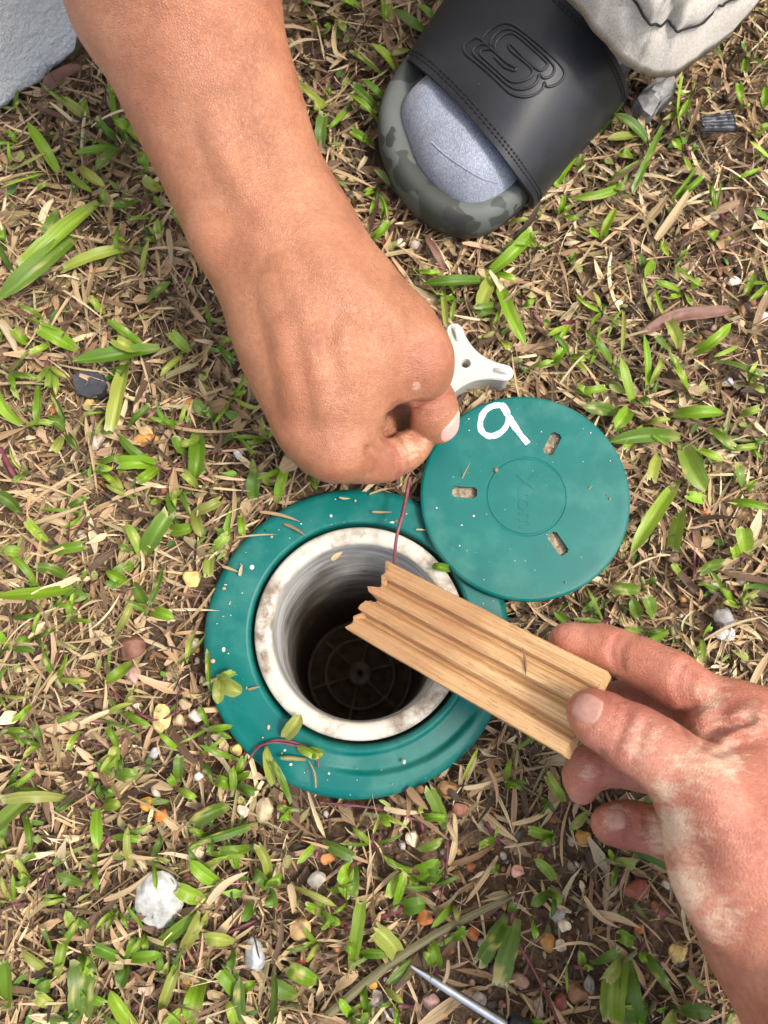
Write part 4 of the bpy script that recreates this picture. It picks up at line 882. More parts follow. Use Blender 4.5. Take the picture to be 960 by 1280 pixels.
def lawn_stuff():
    o = strips('dry_grass_litter', scatter(48000, straw_density, grow=0.003), (0.021, 0.55), (0.0019, 0.5), (0.001, 0.009), 0.30, M['litter'], STRAW, 6)
    tag(o, 'layer of broken tan dry grass blades covering the soil', 'dry grass')
    o = strips('thatch_fibres', scatter(42000, straw_density, grow=0.003), (0.011, 0.6), (0.0007, 0.5), (0.001, 0.010), 0.35, M['litter'], STRAW * 0.85, 4)
    tag(o, 'thin dry thatch fibres tangled among the litter', 'thatch')
    o = strips('dry_runner_tangle', scatter(2600, straw_density, grow=0.01), (0.040, 0.25), (0.0013, 0.35), (0.004, 0.007), 0.12, M['litter'], STRAW[[0, 1, 2, 3, 6, 7, 8]], 8)
    tag(o, 'long thin dry stems tangled over the litter', 'dry stems')
    gr = np.array([lin(*c)[:3] for c in ((92, 132, 40), (112, 148, 56), (138, 150, 76), (76, 110, 40), (160, 160, 96), (120, 136, 70))])
    o = strips('grass_clippings', scatter(2400, lambda px: straw_density(px) * np.clip(1.1 - 0.6 * ((px[:, 0] > 340) & (px[:, 0] < 700)), 0.3, 1)), (0.011, 0.4), (0.0030, 0.35), (0.006, 0.006), 0.25, M['litter'], gr, 6)
    tag(o, 'small green and yellowing grass clippings mixed into the straw', 'grass clippings')
    # gravel and soil crumbs: small faceted lumps
    ico = bmesh.new(); bmesh.ops.create_icosphere(ico, subdivisions=1, radius=1); IV = np.array([v.co[:] for v in ico.verts]); IF = np.array([[v.index for v in f.verts] for f in ico.faces]); ico.free()
    def lumps(name, xy, size, pal, z0=0.0006):
        n = len(xy); r = size[0] * np.exp(RNG.normal(0, size[1], n)); r = np.minimum(r, size[0] * 3.2)
        sc = r[:, None] * RNG.uniform(0.6, 1.3, (n, 3)) * [1, 1, 0.75]; V = IV[None] * (1 + RNG.uniform(-0.22, 0.22, (n, len(IV), 1))) * sc[:, None]
        a = RNG.uniform(0, 6.28, n); ca, sa = np.cos(a)[:, None], np.sin(a)[:, None]; X = V[..., 0] * ca - V[..., 1] * sa; Y = V[..., 0] * sa + V[..., 1] * ca
        V = np.stack([X + xy[:, :1], Y + xy[:, 1:], V[..., 2] + (soil_z(xy[:, 0], xy[:, 1]) + z0 + r * 0.35)[:, None]], -1)
        fc = (IF[None] + (np.arange(n) * len(IV))[:, None, None]).reshape(-1, 3); c = pal[RNG.integers(0, len(pal), n)] * np.exp(RNG.normal(0, 0.2, n))[:, None]
        o = mesh(name, V.reshape(-1, 3), fc, M['gravel'], col=np.clip(np.repeat(c, len(IV), 0), 0, 0.85), smooth=True); o['kind'] = 'stuff'; return o
    gp = np.array([lin(*c)[:3] for c in ((150, 128, 100), (120, 96, 74), (96, 76, 60), (176, 160, 138), (140, 104, 74), (196, 150, 96), (110, 104, 98), (186, 120, 76), (204, 196, 180), (84, 66, 52), (150, 96, 76))])
    inv = lambda px: np.clip(1.15 - straw_density(px), 0.14, 1)
    tag(lumps('soil_gravel', scatter(26000, inv), (0.0014, 0.5), gp), 'mixed brown and pale gravel grains bedded in the bare soil', 'gravel')
    sp = np.array([lin(*c)[:3] for c in ((104, 80, 60), (84, 64, 48), (124, 98, 74), (70, 54, 42))])
    tag(lumps('soil_crumbs', scatter(26000, inv), (0.0009, 0.5), sp), 'loose brown soil crumbs between the grass', 'soil')
    # specks of grit and snippets on the collar and lid
    n = 80; a = RNG.uniform(0, 6.28, n); r = np.sqrt(RNG.uniform((RR_OUT + 0.006) ** 2, (CR - 0.005) ** 2, n)); xy = np.c_[CC[0] + r * np.cos(a), CC[1] + r * np.sin(a)]
    keep = (xy[:, 1] > CC[1] - 0.02) | (RNG.random(n) < 0.4); xy = xy[keep]
    Vz = 0.0108; n = len(xy); rr = 0.0005 * np.exp(RNG.normal(0, 0.5, n)); V = IV[None] * rr[:, None, None] * RNG.uniform(0.5, 1.5, (n, 1, 3)) * [1, 1, 0.6]; V = V + np.c_[xy, np.full(n, Vz)][:, None]
    m2 = 30; a = RNG.uniform(0, 6.28, m2); r = np.sqrt(RNG.uniform(0, (LR - 0.004) ** 2, m2)); r2 = 0.0004 * np.exp(RNG.normal(0, 0.45, m2)); V2 = IV[None] * r2[:, None, None] * RNG.uniform(0.5, 1.4, (m2, 1, 3)) + np.c_[LC[0] + r * np.cos(a), LC[1] + r * np.sin(a), np.full(m2, LC[2] + 0.0002)][:, None]
    for nm, VV, lb in (('collar_grit', V, 'pale grit specks scattered over the teal collar'), ('lid_grit', V2, 'tiny pale grit specks scattered over the teal lid')):
        k = len(VV); fc = (IF[None] + (np.arange(k) * len(IV))[:, None, None]).reshape(-1, 3); c = np.array([lin(*q)[:3] for q in ((222, 212, 190), (190, 166, 130), (236, 232, 222), (140, 112, 84))])[RNG.integers(0, 4, k)]
        o = mesh(nm, VV.reshape(-1, 3), fc, M['gravel'], col=np.repeat(c, len(IV), 0)); o['kind'] = 'stuff'; tag(o, lb, 'grit')
lawn_stuff()

# ------------------------------------------------------------------ green grass sprigs, blade by blade: base x y, tip x y, width (photo pixels)
SPRIGS = '''
112 152 75 122 14;112 152 46 100 5;112 152 104 123 10
74 216 34 152 16;48 170 73 167 9
150 186 94 172 12;150 186 92 193 12;150 184 119 213 14;146 180 120 148 10
172 190 141 106 8;165 170 144 150 15;180 182 160 160 12;182 216 178 188 17;206 240 180 224 14;150 118 134 108 9
84 214 116 241 17;100 208 131 233 15
14 140 23 112 6;15 142 26 124 5
45 240 61 229 7
60 216 0 235 7
124 254 28 338 23;106 286 -4 376 25;72 262 56 294 15
172 310 77 338 16;165 308 140 296 8
176 252 139 258 14;205 264 193 244 10;192 276 158 277 8;132 262 128 236 10
226 286 214 262 10;222 290 228 272 8
184 378 213 352 14
131 392 113 371 9
98 438 46 409 19;72 426 38 442 12
37 431 18 411 12
200 436 90 452 20;178 430 134 399 13;176 440 142 424 18;158 452 148 470 13;160 445 140 540 20
236 440 212 415 14;228 444 200 470 9
18 342 -4 300 15;8 312 4 286 13
176 346 186 300 8
28 532 -6 488 18;50 478 46 532 15;30 534 66 530 8
86 536 62 490 9;84 540 60 521 11;78 544 66 566 12;82 540 98 563 9
160 536 188 507 9
200 582 149 543 14;200 582 146 581 17;200 584 174 602 13
140 590 121 586 10;140 592 153 616 12
247 541 243 600 21;236 568 220 544 14;252 548 224 556 9
264 524 242 499 14;270 526 258 512 10
180 698 158 654 13;180 698 213 642 21;172 704 139 721 14;166 690 148 682 9
206 661 242 658 16;244 640 252 671 14;240 642 277 626 13
204 624 188 630 10;204 624 226 611 11;206 624 221 642 9
247 611 228 591 11;264 616 272 598 8
300 622 282 672 12;300 640 304 671 9;286 672 270 662 12
266 690 261 720 16;266 690 286 668 13
104 734 -6 744 23;86 722 44 709 13;100 730 108 712 9
186 762 167 728 20;188 764 217 773 15;184 764 158 752 8
145 792 165 754 9
30 692 4 689 14;60 676 34 650 12;26 642 -4 618 16;62 690 108 682 13;40 654 52 668 8
14 773 49 768 9
166 828 130 853 14
162 728 132 714 12;150 718 136 736 11
262 862 260 813 9;272 850 302 866 21;274 846 272 880 15;270 848 294 840 10
102 914 86 938 9
145 964 146 931 15;145 966 173 968 15;142 968 119 952 8
132 1004 123 980 9;128 1004 151 1008 15;122 1008 123 1062 14;134 1000 140 984 9
62 984 -6 1036 18;88 998 0 1000 13;90 1000 70 1014 9
224 978 225 944 12;222 986 246 997 9;220 984 212 970 9
292 980 272 974 13;292 978 313 964 11;294 976 306 944 9;296 984 320 990 13;292 990 290 960 9
286 1008 240 1033 17
322 1030 240 1056 13;284 1046 284 1060 8
277 1106 237 1076 17
259 1127 221 1110 18
54 1066 23 1083 7
106 1106 70 1094 13
95 1166 82 1138 11;116 1166 94 1148 12
86 1164 74 1212 12
66 1216 26 1188 14;68 1226 76 1206 9;70 1226 44 1236 13
102 1290 103 1198 28
192 1184 246 1140 14;228 1192 252 1144 18;256 1160 258 1140 9
158 1196 116 1180 12;158 1196 202 1192 12;156 1198 148 1232 17;160 1194 166 1172 8
294 1176 256 1172 14
302 1250 274 1212 17;290 1182 286 1212 12;296 1240 318 1226 10
252 1224 234 1280 23
72 1262 44 1244 13;84 1276 58 1278 14;76 1268 100 1270 11
200 1274 222 1208 12;172 1284 138 1238 15;206 1282 226 1262 13
318 1128 302 1152 12
8 1266 4 1198 22
304 1286 300 1220 14;296 1284 284 1250 10
364 1004 336 946 10;364 1014 354 1026 12;366 1012 346 1008 9
400 1052 444 1072 14;398 1052 371 1080 9
338 1110 318 1088 15;338 1108 352 1096 15;338 1114 340 1134 16;336 1106 322 1056 11
440 1082 427 1106 16;442 1076 440 1124 14
404 1142 382 1130 10;404 1144 413 1156 18;402 1138 398 1120 9;408 1148 425 1156 11
520 1088 478 1068 8;516 1090 548 1074 19;514 1092 486 1122 12;524 1092 552 1096 15;522 1062 554 1048 14;516 1094 520 1110 12
494 1132 506 1092 11;500 1132 532 1128 18
438 1216 452 1122 15;448 1196 434 1180 10;444 1192 490 1192 11
504 1204 468 1160 20
528 1198 484 1230 14
546 1212 539 1178 14;544 1208 529 1190 9
455 1226 459 1268 14
398 1226 360 1208 17;372 1246 340 1230 19;336 1284 342 1214 14
479 1234 504 1254 8
442 1272 424 1248 10;440 1270 462 1266 14;436 1274 452 1286 11
556 1036 534 984 16
620 1046 598 1058 8;618 1048 622 1034 6
561 1172 582 1158 12
632 1144 597 1205 18;646 1148 624 1230 21;636 1140 644 1128 9
692 1100 668 1074 13;686 1114 664 1132 12;688 1114 689 1147 11;690 1114 701 1130 9
666 1148 671 1173 9
704 1002 684 970 13
692 1046 662 1037 14;690 1048 678 1058 9;690 1046 694 1054 8
734 1016 713 1038 14
770 1076 796 1080 14;770 1080 765 1108 8;768 1074 760 1062 7
778 1194 764 1278 27;784 1200 796 1286 23;776 1196 756 1226 14
738 1204 774 1187 12;728 1208 724 1188 10;730 1206 738 1212 8
792 1176 776 1168 14;802 1188 838 1238 14;800 1186 808 1204 9
842 1258 892 1264 17;842 1262 830 1286 14;836 1256 820 1264 8
624 1082 616 1092 9
855 190 853 92 14;857 190 872 182 11;852 188 840 174 10;855 194 862 214 9
832 150 790 240 9
794 224 712 248 12
812 182 768 142 15;800 168 759 174 16
792 198 773 192 14
752 300 770 260 12;750 298 737 284 9
706 332 719 315 9
690 246 722 194 10;722 216 729 192 9;702 238 690 222 9
896 302 887 288 15;898 300 914 298 9
818 326 806 345 12;828 300 836 320 8
852 366 820 352 9;856 364 877 350 12;856 366 866 382 9;852 368 834 372 10
926 138 922 104 11;926 138 938 130 7
952 138 956 108 9
944 172 964 154 13
944 340 930 370 9
668 276 676 262 9
606 346 667 288 17;612 352 528 355 16;618 348 600 388 19;622 352 657 432 18;616 344 644 350 11
456 302 486 276 12
506 342 488 350 10;520 338 550 341 12
450 284 420 236 5
652 384 668 376 9;684 414 680 400 8
392 12 424 26 14;424 22 433 40 12;396 36 384 18 12;404 46 410 28 14;378 14 384 -6 12
452 14 420 -6 15
483 -6 482 26 17
542 46 492 10 19;550 34 520 4 17;556 30 570 -8 19
496 94 464 54 18;482 98 438 64 13;512 62 488 68 11
486 130 454 98 12;474 158 432 116 12;476 142 440 106 10
410 134 374 104 9;410 130 392 136 15;402 188 405 142 16;408 126 414 112 9
468 184 438 164 11
416 238 394 218 8
766 458 745 424 15;764 456 776 472 8
660 462 692 454 12;692 456 704 436 12;712 490 760 484 10;740 496 722 478 9
792 508 776 446 13
808 488 805 418 13;812 482 830 448 9
852 474 836 440 15;862 492 842 454 14;846 436 834 402 14;838 440 820 420 9
868 442 914 404 14
892 452 957 473 14
840 520 904 516 19;850 548 762 553 19;852 556 882 614 25;846 602 788 692 19;852 634 840 688 21;824 566 814 602 14;884 534 918 560 12;866 560 904 576 12
772 516 728 509 17;786 512 769 536 19;796 500 812 506 12
892 626 858 618 14;908 630 960 636 11
932 614 922 578 14;930 616 944 600 8
932 696 927 658 19;918 700 915 682 11
800 738 764 735 15;806 732 820 722 8
796 772 790 748 15;816 772 808 746 16;708 778 692 764 10
906 704 874 716 14;850 722 840 704 8
922 756 904 734 14;924 754 932 728 11;922 758 904 752 10;926 756 946 742 10
922 522 950 510 10
318 628 320 584 17;346 628 356 588 14;338 606 328 596 10;386 592 396 612 10
384 940 404 944 14;356 922 376 893 17;372 934 398 946 12;342 980 334 934 12
562 712 540 708 10
'''
GREENS = [lin(*c)[:3] for c in ((104, 140, 28), (120, 156, 34), (82, 114, 30), (134, 162, 48), (114, 148, 28), (94, 122, 40), (126, 152, 56))]
def ground_top(p): return max(0.0, float(soil_z(np.array([p[0]]), np.array([p[1]]))[0]))
def leaf_mesh(b, t_, wpx, cut, tone, rng):
    z0, z1 = 0.004, 0.010 + 0.006 * rng.random()
    mid = (np.array(b) + np.array(t_)) / 2
    if np.hypot(*(P(mid[0], mid[1], 0.01) - CC)[:2]) < CR + 0.004: z0, z1 = 0.0125, 0.016
    Lpx = math.hypot(t_[0] - b[0], t_[1] - b[1]); n = 11; s = np.linspace(0, 1, n); arch = min(0.012, 0.10 * Lpx / 2350 + 0.003) * (0.6 + 0.8 * rng.random())
    zs = z0 + (z1 - z0) * s + arch * np.sin(np.pi * s * 0.92) - (0.003 * s ** 4 if rng.random() < 0.5 else 0)
    side = rng.normal(0, 0.05) * Lpx; dirx, diry = (t_[0] - b[0]) / Lpx, (t_[1] - b[1]) / Lpx
    c = np.array([P(b[0] + (t_[0] - b[0]) * q - diry * side * math.sin(math.pi * q), b[1] + (t_[1] - b[1]) * q + dirx * side * math.sin(math.pi * q), z) for q, z in zip(s, zs)])
    tg = np.gradient(c, axis=0); tg = nrm_rows(tg); sd_ = nrm_rows(np.cross(tg, np.array([0, 0, 1.0]))); up = np.cross(sd_, tg)
    W = wpx / 2350 / 2 * 1.0
    prof = np.interp(s, [0, 0.12, 0.35, 0.75, 1.0], [0.42, 0.62, 0.98, 1.0, 0.80]) if cut else np.interp(s, [0, 0.12, 0.3, 0.6, 0.8, 0.92, 1], [0.5, 0.72, 0.95, 1.0, 0.78, 0.45, 0.05])
    fold = rng.uniform(0.2, 0.85); roll = rng.normal(0, 0.38); wav = rng.uniform(0, 6.28)
    V = []; C = []; UV = []; mx = 7
    base = np.array(GREENS[rng.integers(0, len(GREENS))]) * math.exp(rng.normal(0, 0.14)) * tone
    age = rng.random(); tipc = np.array(lin(196, 176, 112)[:3]); ph = rng.uniform(0, 50)
    if age < 0.14: base = base * 0.5 + np.array(lin(176, 170, 90)[:3]) * 0.5
    for i in range(n):
        for j in range(mx):
            x = 2 * j / (mx - 1) - 1; ro = roll
            off = sd_[i] * (x * math.cos(ro)) + up[i] * (abs(x) * fold + x * math.sin(ro) + 0.05 * math.sin(9 * s[i] + wav) * x)
            e = 0
            if cut and i == n - 1: e = rng.uniform(-0.10, 0.05) * min(Lpx, 40) / 2350 * 1.5
            V.append(c[i] + off * W * prof[i] * (1 + 0.05 * math.sin(40 * s[i] + j)) + tg[i] * e)
            col = base.copy()
            if j == 3: col = col * 1.12 + np.array([0.012, 0.02, 0.0])
            if cut and i == n - 1: col = col * 0.4 + np.array(lin(214, 210, 160)[:3]) * 0.6
            if s[i] < 0.15: col = col * 0.6 + np.array(lin(170, 172, 110)[:3]) * 0.4
            blot = float(vnoise(np.array([s[i] * 7 + ph, x * 1.5 + ph, 0.3]), 13))
            if age > 0.6 and blot > 0.35 and s[i] > 0.45: col = col * 0.45 + tipc * 0.55
            C.append(col * (1 + 0.12 * blot)); UV.append((x * 0.5 + 0.5, s[i] * Lpx / 30 + wav))
    return np.array(V), grid_faces(n, mx), np.array(C), np.array(UV), c[0]
ORD = ['closest', 'second closest', 'third closest', 'fourth closest', 'fifth closest', 'sixth closest', 'seventh closest', 'eighth closest', 'ninth closest', 'tenth closest']
POOL = {}
def placed(o, stem, x, y, skip=None):       # remember a repeat; its label is written when all are known
    q = min([k for k in LAND if not skip or skip not in k[1]], key=lambda k: math.hypot(x - k[0][0], y - k[0][1]))
    POOL.setdefault((stem, q[1]), []).append((min(math.hypot(x - k[0][0], y - k[0][1]) for k in LAND if k[1] == q[1]), o))
def write_labels():
    for (stem, land), L in POOL.items():
        L.sort(key=lambda k: k[0])
        for i, (_, o) in enumerate(L): o['label'] = f'{stem} {ORD[min(i, 9)]} to {land}'
LAND = [((290, 700), 'the collar rim'), ((300, 900), 'the collar rim'), ((446, 1000), 'the collar rim'), ((330, 620), 'the curled knuckles and collar'), ((790, 640), 'the teal lid'), ((680, 480), 'the teal lid'), ((720, 770), 'the lid and index finger'), ((610, 400), 'the grey key tool'), ((640, 300), 'the sandal toe'), ((470, 280), 'the sandal toe'), ((460, 120), 'the sandal strap'), ((400, 40), 'the forearm by the sandal'),
        ((730, 210), 'the strap side'), ((850, 150), 'the mortar lump'), ((915, 160), 'the black plastic scrap'), ((60, 110), 'the white wall'), ((180, 200), 'the forearm edge'), ((260, 420), 'the wrist edge'), ((110, 480), 'the dark slate chip'), ((203, 1115), 'the white quartz stone'), ((320, 1193), 'the light grey stone'), ((550, 1230), 'the screwdriver tip'), ((640, 1122), 'the thick dry stalk'), ((760, 1040), 'the curled little finger'), ((860, 400), 'the reddish dead leaf'),
        ((846, 1188), 'the yellow pebble'), ((165, 810), 'the reddish flat stone'), ((185, 551), 'the orange pebble'), ((203, 898), 'the yellow square pebble'), ((905, 780), 'the white chip'), ((184, 1010), 'two orange pebbles'), ((243, 722), 'the yellow lump pebble')]
KEEP = [(203, 1115), (320, 1193), (846, 1188), (112, 480), (896, 154), (820, 115), (860, 400), (185, 551), (203, 898), (243, 722), (165, 810), (184, 1010), (530, 1225), (580, 1250)]
def more_sprigs(rng):
    have = [tuple(map(float, q.split()[:2])) for l in SPRIGS.strip().splitlines() for q in l.split(';')]; out = []
    lc = np.array([(84, 0), (175, 169), (241, 308), (302, 423), (347, 544), (404, 600)]); rc = np.array([(344, 0), (380, 151), (438, 290), (531, 405), (575, 520), (560, 600)])
    while len(out) < 140:
        x, y = rng.uniform(-8, 968), rng.uniform(-8, 1288)
        if rng.random() > (1.0 if x < 330 else 0.75 if x > 690 and y < 800 else 0.5): continue
        if y < 610 and np.interp(y, lc[:, 1], lc[:, 0]) - 4 < x < np.interp(y, rc[:, 1], rc[:, 0]) + 4: continue
        if blocked(P(x, y, 0.0)[None, :2], 0.004)[0] or math.hypot(x - 657, y - 620) < 140 or (x > 700 and y > 790 and x + y > 1760 and x - y > -420): continue
        if min(math.hypot(x - a, y - b) for a, b in have) < 21 or min(math.hypot(x - a, y - b) for a, b in KEEP) < 42: continue
        n = rng.integers(1, 5); a0 = rng.uniform(0, 6.28); lv = []
        for k in range(n):
            a = a0 + rng.normal(0, 0.9) + k * 0.5; L = rng.uniform(20, 48) * (1.25 if n < 3 else 0.9); lv.append(f'{x:.0f} {y:.0f} {x + L * math.cos(a):.0f} {y + L * math.sin(a):.0f} {rng.uniform(4, 9):.0f}')
        have.append((x, y)); out.append(';'.join(lv))
    return out
def lawn_sprigs():
    rng = np.random.default_rng(21)
    for line in SPRIGS.strip().splitlines() + more_sprigs(rng):
        lv = [tuple(map(float, q.split())) for q in line.split(';')]
        bx, by = np.mean([q[0] for q in lv]), np.mean([q[1] for q in lv])
        place = 'nearest ' + min(LAND, key=lambda q: math.hypot(bx - q[0][0], by - q[0][1]))[1]
        n = len(lv); big = max(math.hypot(q[2] - q[0], q[3] - q[1]) for q in lv)
        size = 'tiny' if big < 24 else 'small' if big < 40 else 'mid-sized' if big < 62 else 'large'
        cnt = {1: 'one green blade', 2: 'two green blades', 3: 'three green blades', 4: 'four green blades'}.get(n, 'many green blades')
        lab = f'{size} grass sprig with {cnt} {place}'; root_p = P(bx, by, 0.002)
        root = empty('grass_sprig', root_p, lab, 'grass sprig', 'green grass sprigs in the lawn'); placed(root, f'{size} grass sprig with {cnt}', bx, by)
        tone = math.exp(rng.normal(0, 0.08)) * (1.08 if by < 700 else 0.95)
        for bx_, by_, tx, ty, w_ in lv:
            cut = rng.random() < 0.5 and w_ > 7
            V, fc, C, UV, b3 = leaf_mesh((bx_, by_), (tx, ty), w_, cut, tone, rng)
            mesh('blade', V, fc, M['leaf'], root, col=C, uv=UV)
        if n >= 2:
            a = rng.uniform(0, 6.28); d = np.array([math.cos(a), math.sin(a), 0]) * rng.uniform(0.004, 0.009); z = root_p[2] + 0.0035 + (0.009 if math.hypot(*(root_p - CC)[:2]) < CR else 0)
            p0 = root_p.copy(); p0[2] = z; V, f = tube_mesh(np.array([p0 - d - [0, 0, 0.003], p0, p0 + d * 0.4 + [0, 0, 0.002]]), [0.0011, 0.0014, 0.0008], 6); mesh('stem', V, f, M['stemgreen'] if rng.random() < 0.6 else M['stolon'], root)
lawn_sprigs()

# ------------------------------------------------------------------ runners, straws, stalks
def path(px, r, z=None):
    return [P(x, y, (z if z is not None else 0.005)) for x, y in px]
RUNNERS = [([(0, 905), (60, 898), (130, 862), (190, 900), (236, 880)], 2.6), ([(72, 905), (140, 930), (230, 862)], 2.2), ([(150, 1278), (200, 1230), (260, 1180), (320, 1150)], 4.0), ([(115, 1205), (135, 1240), (150, 1280)], 5.0), ([(172, 1128), (210, 1146), (240, 1150)], 2.4),
           ([(200, 610), (222, 580), (270, 565), (330, 552)], 2.6), ([(300, 945), (345, 925), (392, 938), (398, 960)], 2.6), ([(400, 940), (330, 930), (290, 985), (250, 1010)], 2.4), ([(620, 1140), (660, 1200), (690, 1260), (700, 1290)], 3.2), ([(690, 1020), (715, 1005), (735, 1000)], 3.0), ([(560, 1050), (556, 1100), (542, 1155)], 2.6), ([(430, 1160), (470, 1148), (505, 1135)], 7),
           ([(570, 1020), (540, 1030), (480, 1012), (400, 1003)], 2.6), ([(862, 640), (868, 690), (866, 730)], 3.2), ([(848, 570), (840, 610), (846, 640)], 6), ([(845, 540), (880, 560)], 3), ([(180, 320), (205, 290), (226, 270)], 2.6), ([(215, 365), (235, 335), (250, 310)], 2.6), ([(0, 560), (15, 590), (30, 610)], 7), ([(880, 320), (930, 305), (958, 318)], 2.0), ([(800, 1230), (830, 1260)], 2.6), ([(60, 1085), (52, 1110)], 2.4)]
def runners():
    places = ['lying across the straw', 'rooted in the gravelly soil']
    for px, r in RUNNERS:
        on_col = any(math.hypot(*(P(x, y, 0.01) - CC)[:2]) < CR for x, y in px)
        L = sum(math.dist(a, b) for a, b in zip(px[:-1], px[1:])); lab = ('long' if L > 150 else 'short') + (' thick' if r > 4 else ' thin') + ' reddish purple grass runner ' + ('trailing over the teal collar' if on_col else 'nearest ' + min(LAND, key=lambda k: math.hypot(px[1][0] - k[0][0], px[1][1] - k[0][1]))[1])
        pts = [P(x, y, 0.0135 if math.hypot(*(P(x, y, 0.01) - CC)[:2]) < CR else 0.0055 + 0.002 * math.sin(x)) for x, y in px]
        ro = tag(tube('grass_runner', pts, r / 2 / 2350, M['stolon'], seg=6, n=24), lab, 'grass runner', 'purple grass runners'); placed(ro, ('long' if L > 150 else 'short') + (' thick' if r > 4 else ' thin') + ' reddish purple grass runner', *px[len(px) // 2])
    tag(tube('stem_twig', [PZ(512, 598, 2.6), PZ(504, 640, 2.9), PZ(496, 670, 3.0), PZ(493, 702, 2.4), PZ(494, 716, 1.4)], [0.0010, 0.0011, 0.0008, 0.0009, 0.0007], M['stolon'], seg=6, n=24), 'thin brown twig hanging from pinched fingers over the white pipe rim', 'twig')
runners()
STRAWS = [(398, 1282, 640, 1122, 12, 2), (20, 160, 62, 128, 4, 0), (0, 228, 55, 214, 6, 7), (340, 36, 392, 40, 9, 8), (360, 60, 400, 50, 8, 0), (392, 205, 470, 236, 8, 1), (458, 196, 446, 214, 10, 0), (210, 286, 214, 335, 11, 1), (110, 370, 120, 330, 6, 3), (78, 362, 130, 400, 4, 0), (0, 400, 22, 445, 16, 0),
          (820, 300, 870, 225, 16, 1), (840, 270, 930, 235, 6, 0), (790, 220, 850, 230, 8, 1), (745, 300, 700, 350, 4, 7), (705, 305, 725, 302, 9, 0), (650, 360, 680, 350, 7, 1), (700, 400, 770, 330, 4, 7), (858, 255, 886, 250, 6, 0), (800, 215, 830, 180, 12, 3), (100, 905, 148, 885, 9, 0), (20, 928, 70, 905, 12, 6), (20, 1080, 46, 1008, 9, 1),
          (130, 1125, 188, 1090, 9, 1), (160, 1030, 182, 1052, 5, 2), (160, 995, 230, 1035, 4, 2), (60, 1235, 122, 1196, 8, 1), (260, 1130, 310, 1090, 12, 0), (480, 1010, 530, 1015, 9, 0), (362, 1105, 366, 1142, 12, 1), (510, 985, 535, 1012, 14, 3), (560, 1030, 572, 1055, 8, 1), (770, 1290, 850, 1175, 4, 2), (810, 1100, 850, 1150, 4, 2), (730, 1120, 775, 1160, 8, 1), (740, 1140, 800, 1160, 12, 1),
          (640, 1030, 700, 1000, 8, 1), (580, 985, 618, 975, 8, 0), (610, 960, 620, 1010, 6, 2), (880, 640, 960, 600, 4, 2), (790, 710, 825, 695, 4, 0), (700, 480, 755, 425, 4, 0), (760, 430, 830, 410, 5, 7), (880, 800, 960, 770, 5, 0), (860, 590, 905, 680, 4, 2), (110, 545, 122, 620, 5, 2), (140, 625, 200, 605, 8, 1), (0, 600, 100, 625, 5, 1), (200, 530, 320, 535, 6, 2), (40, 655, 110, 630, 8, 1), (70, 670, 90, 690, 14, 6), (0, 480, 70, 482, 5, 1), (45, 870, 80, 812, 4, 2), (70, 760, 0, 815, 3, 0),
          (150, 1065, 195, 1072, 8, 1), (400, 1120, 395, 1150, 5, 3), (340, 1205, 352, 1140, 9, 5), (560, 1200, 545, 1240, 6, 0), (640, 440, 615, 400, 5, 0), (650, 500, 640, 440, 4, 1), (600, 400, 560, 392, 5, 0), (540, 385, 520, 370, 8, 3)]
STRAW_ON = [(325, 640, 375, 652, 6, 2, .0125), (355, 655, 382, 670, 5, 3, .0125), (295, 672, 345, 668, 3, 1, .0125), (465, 640, 490, 640, 4, 2, .0125), (424, 622, 438, 623, 4, 1, .0125), (300, 720, 303, 705, 6, 1, .0125), (278, 708, 298, 715, 5, 2, .0125), (462, 618, 494, 610, 4, 2, .0125), (310, 862, 326, 858, 4, 2, .0125), (395, 985, 385, 950, 3, 2, .014), (520, 662, 534, 663, 3, 0, .0125), (415, 700, 428, 690, 9, 1, .0145)]
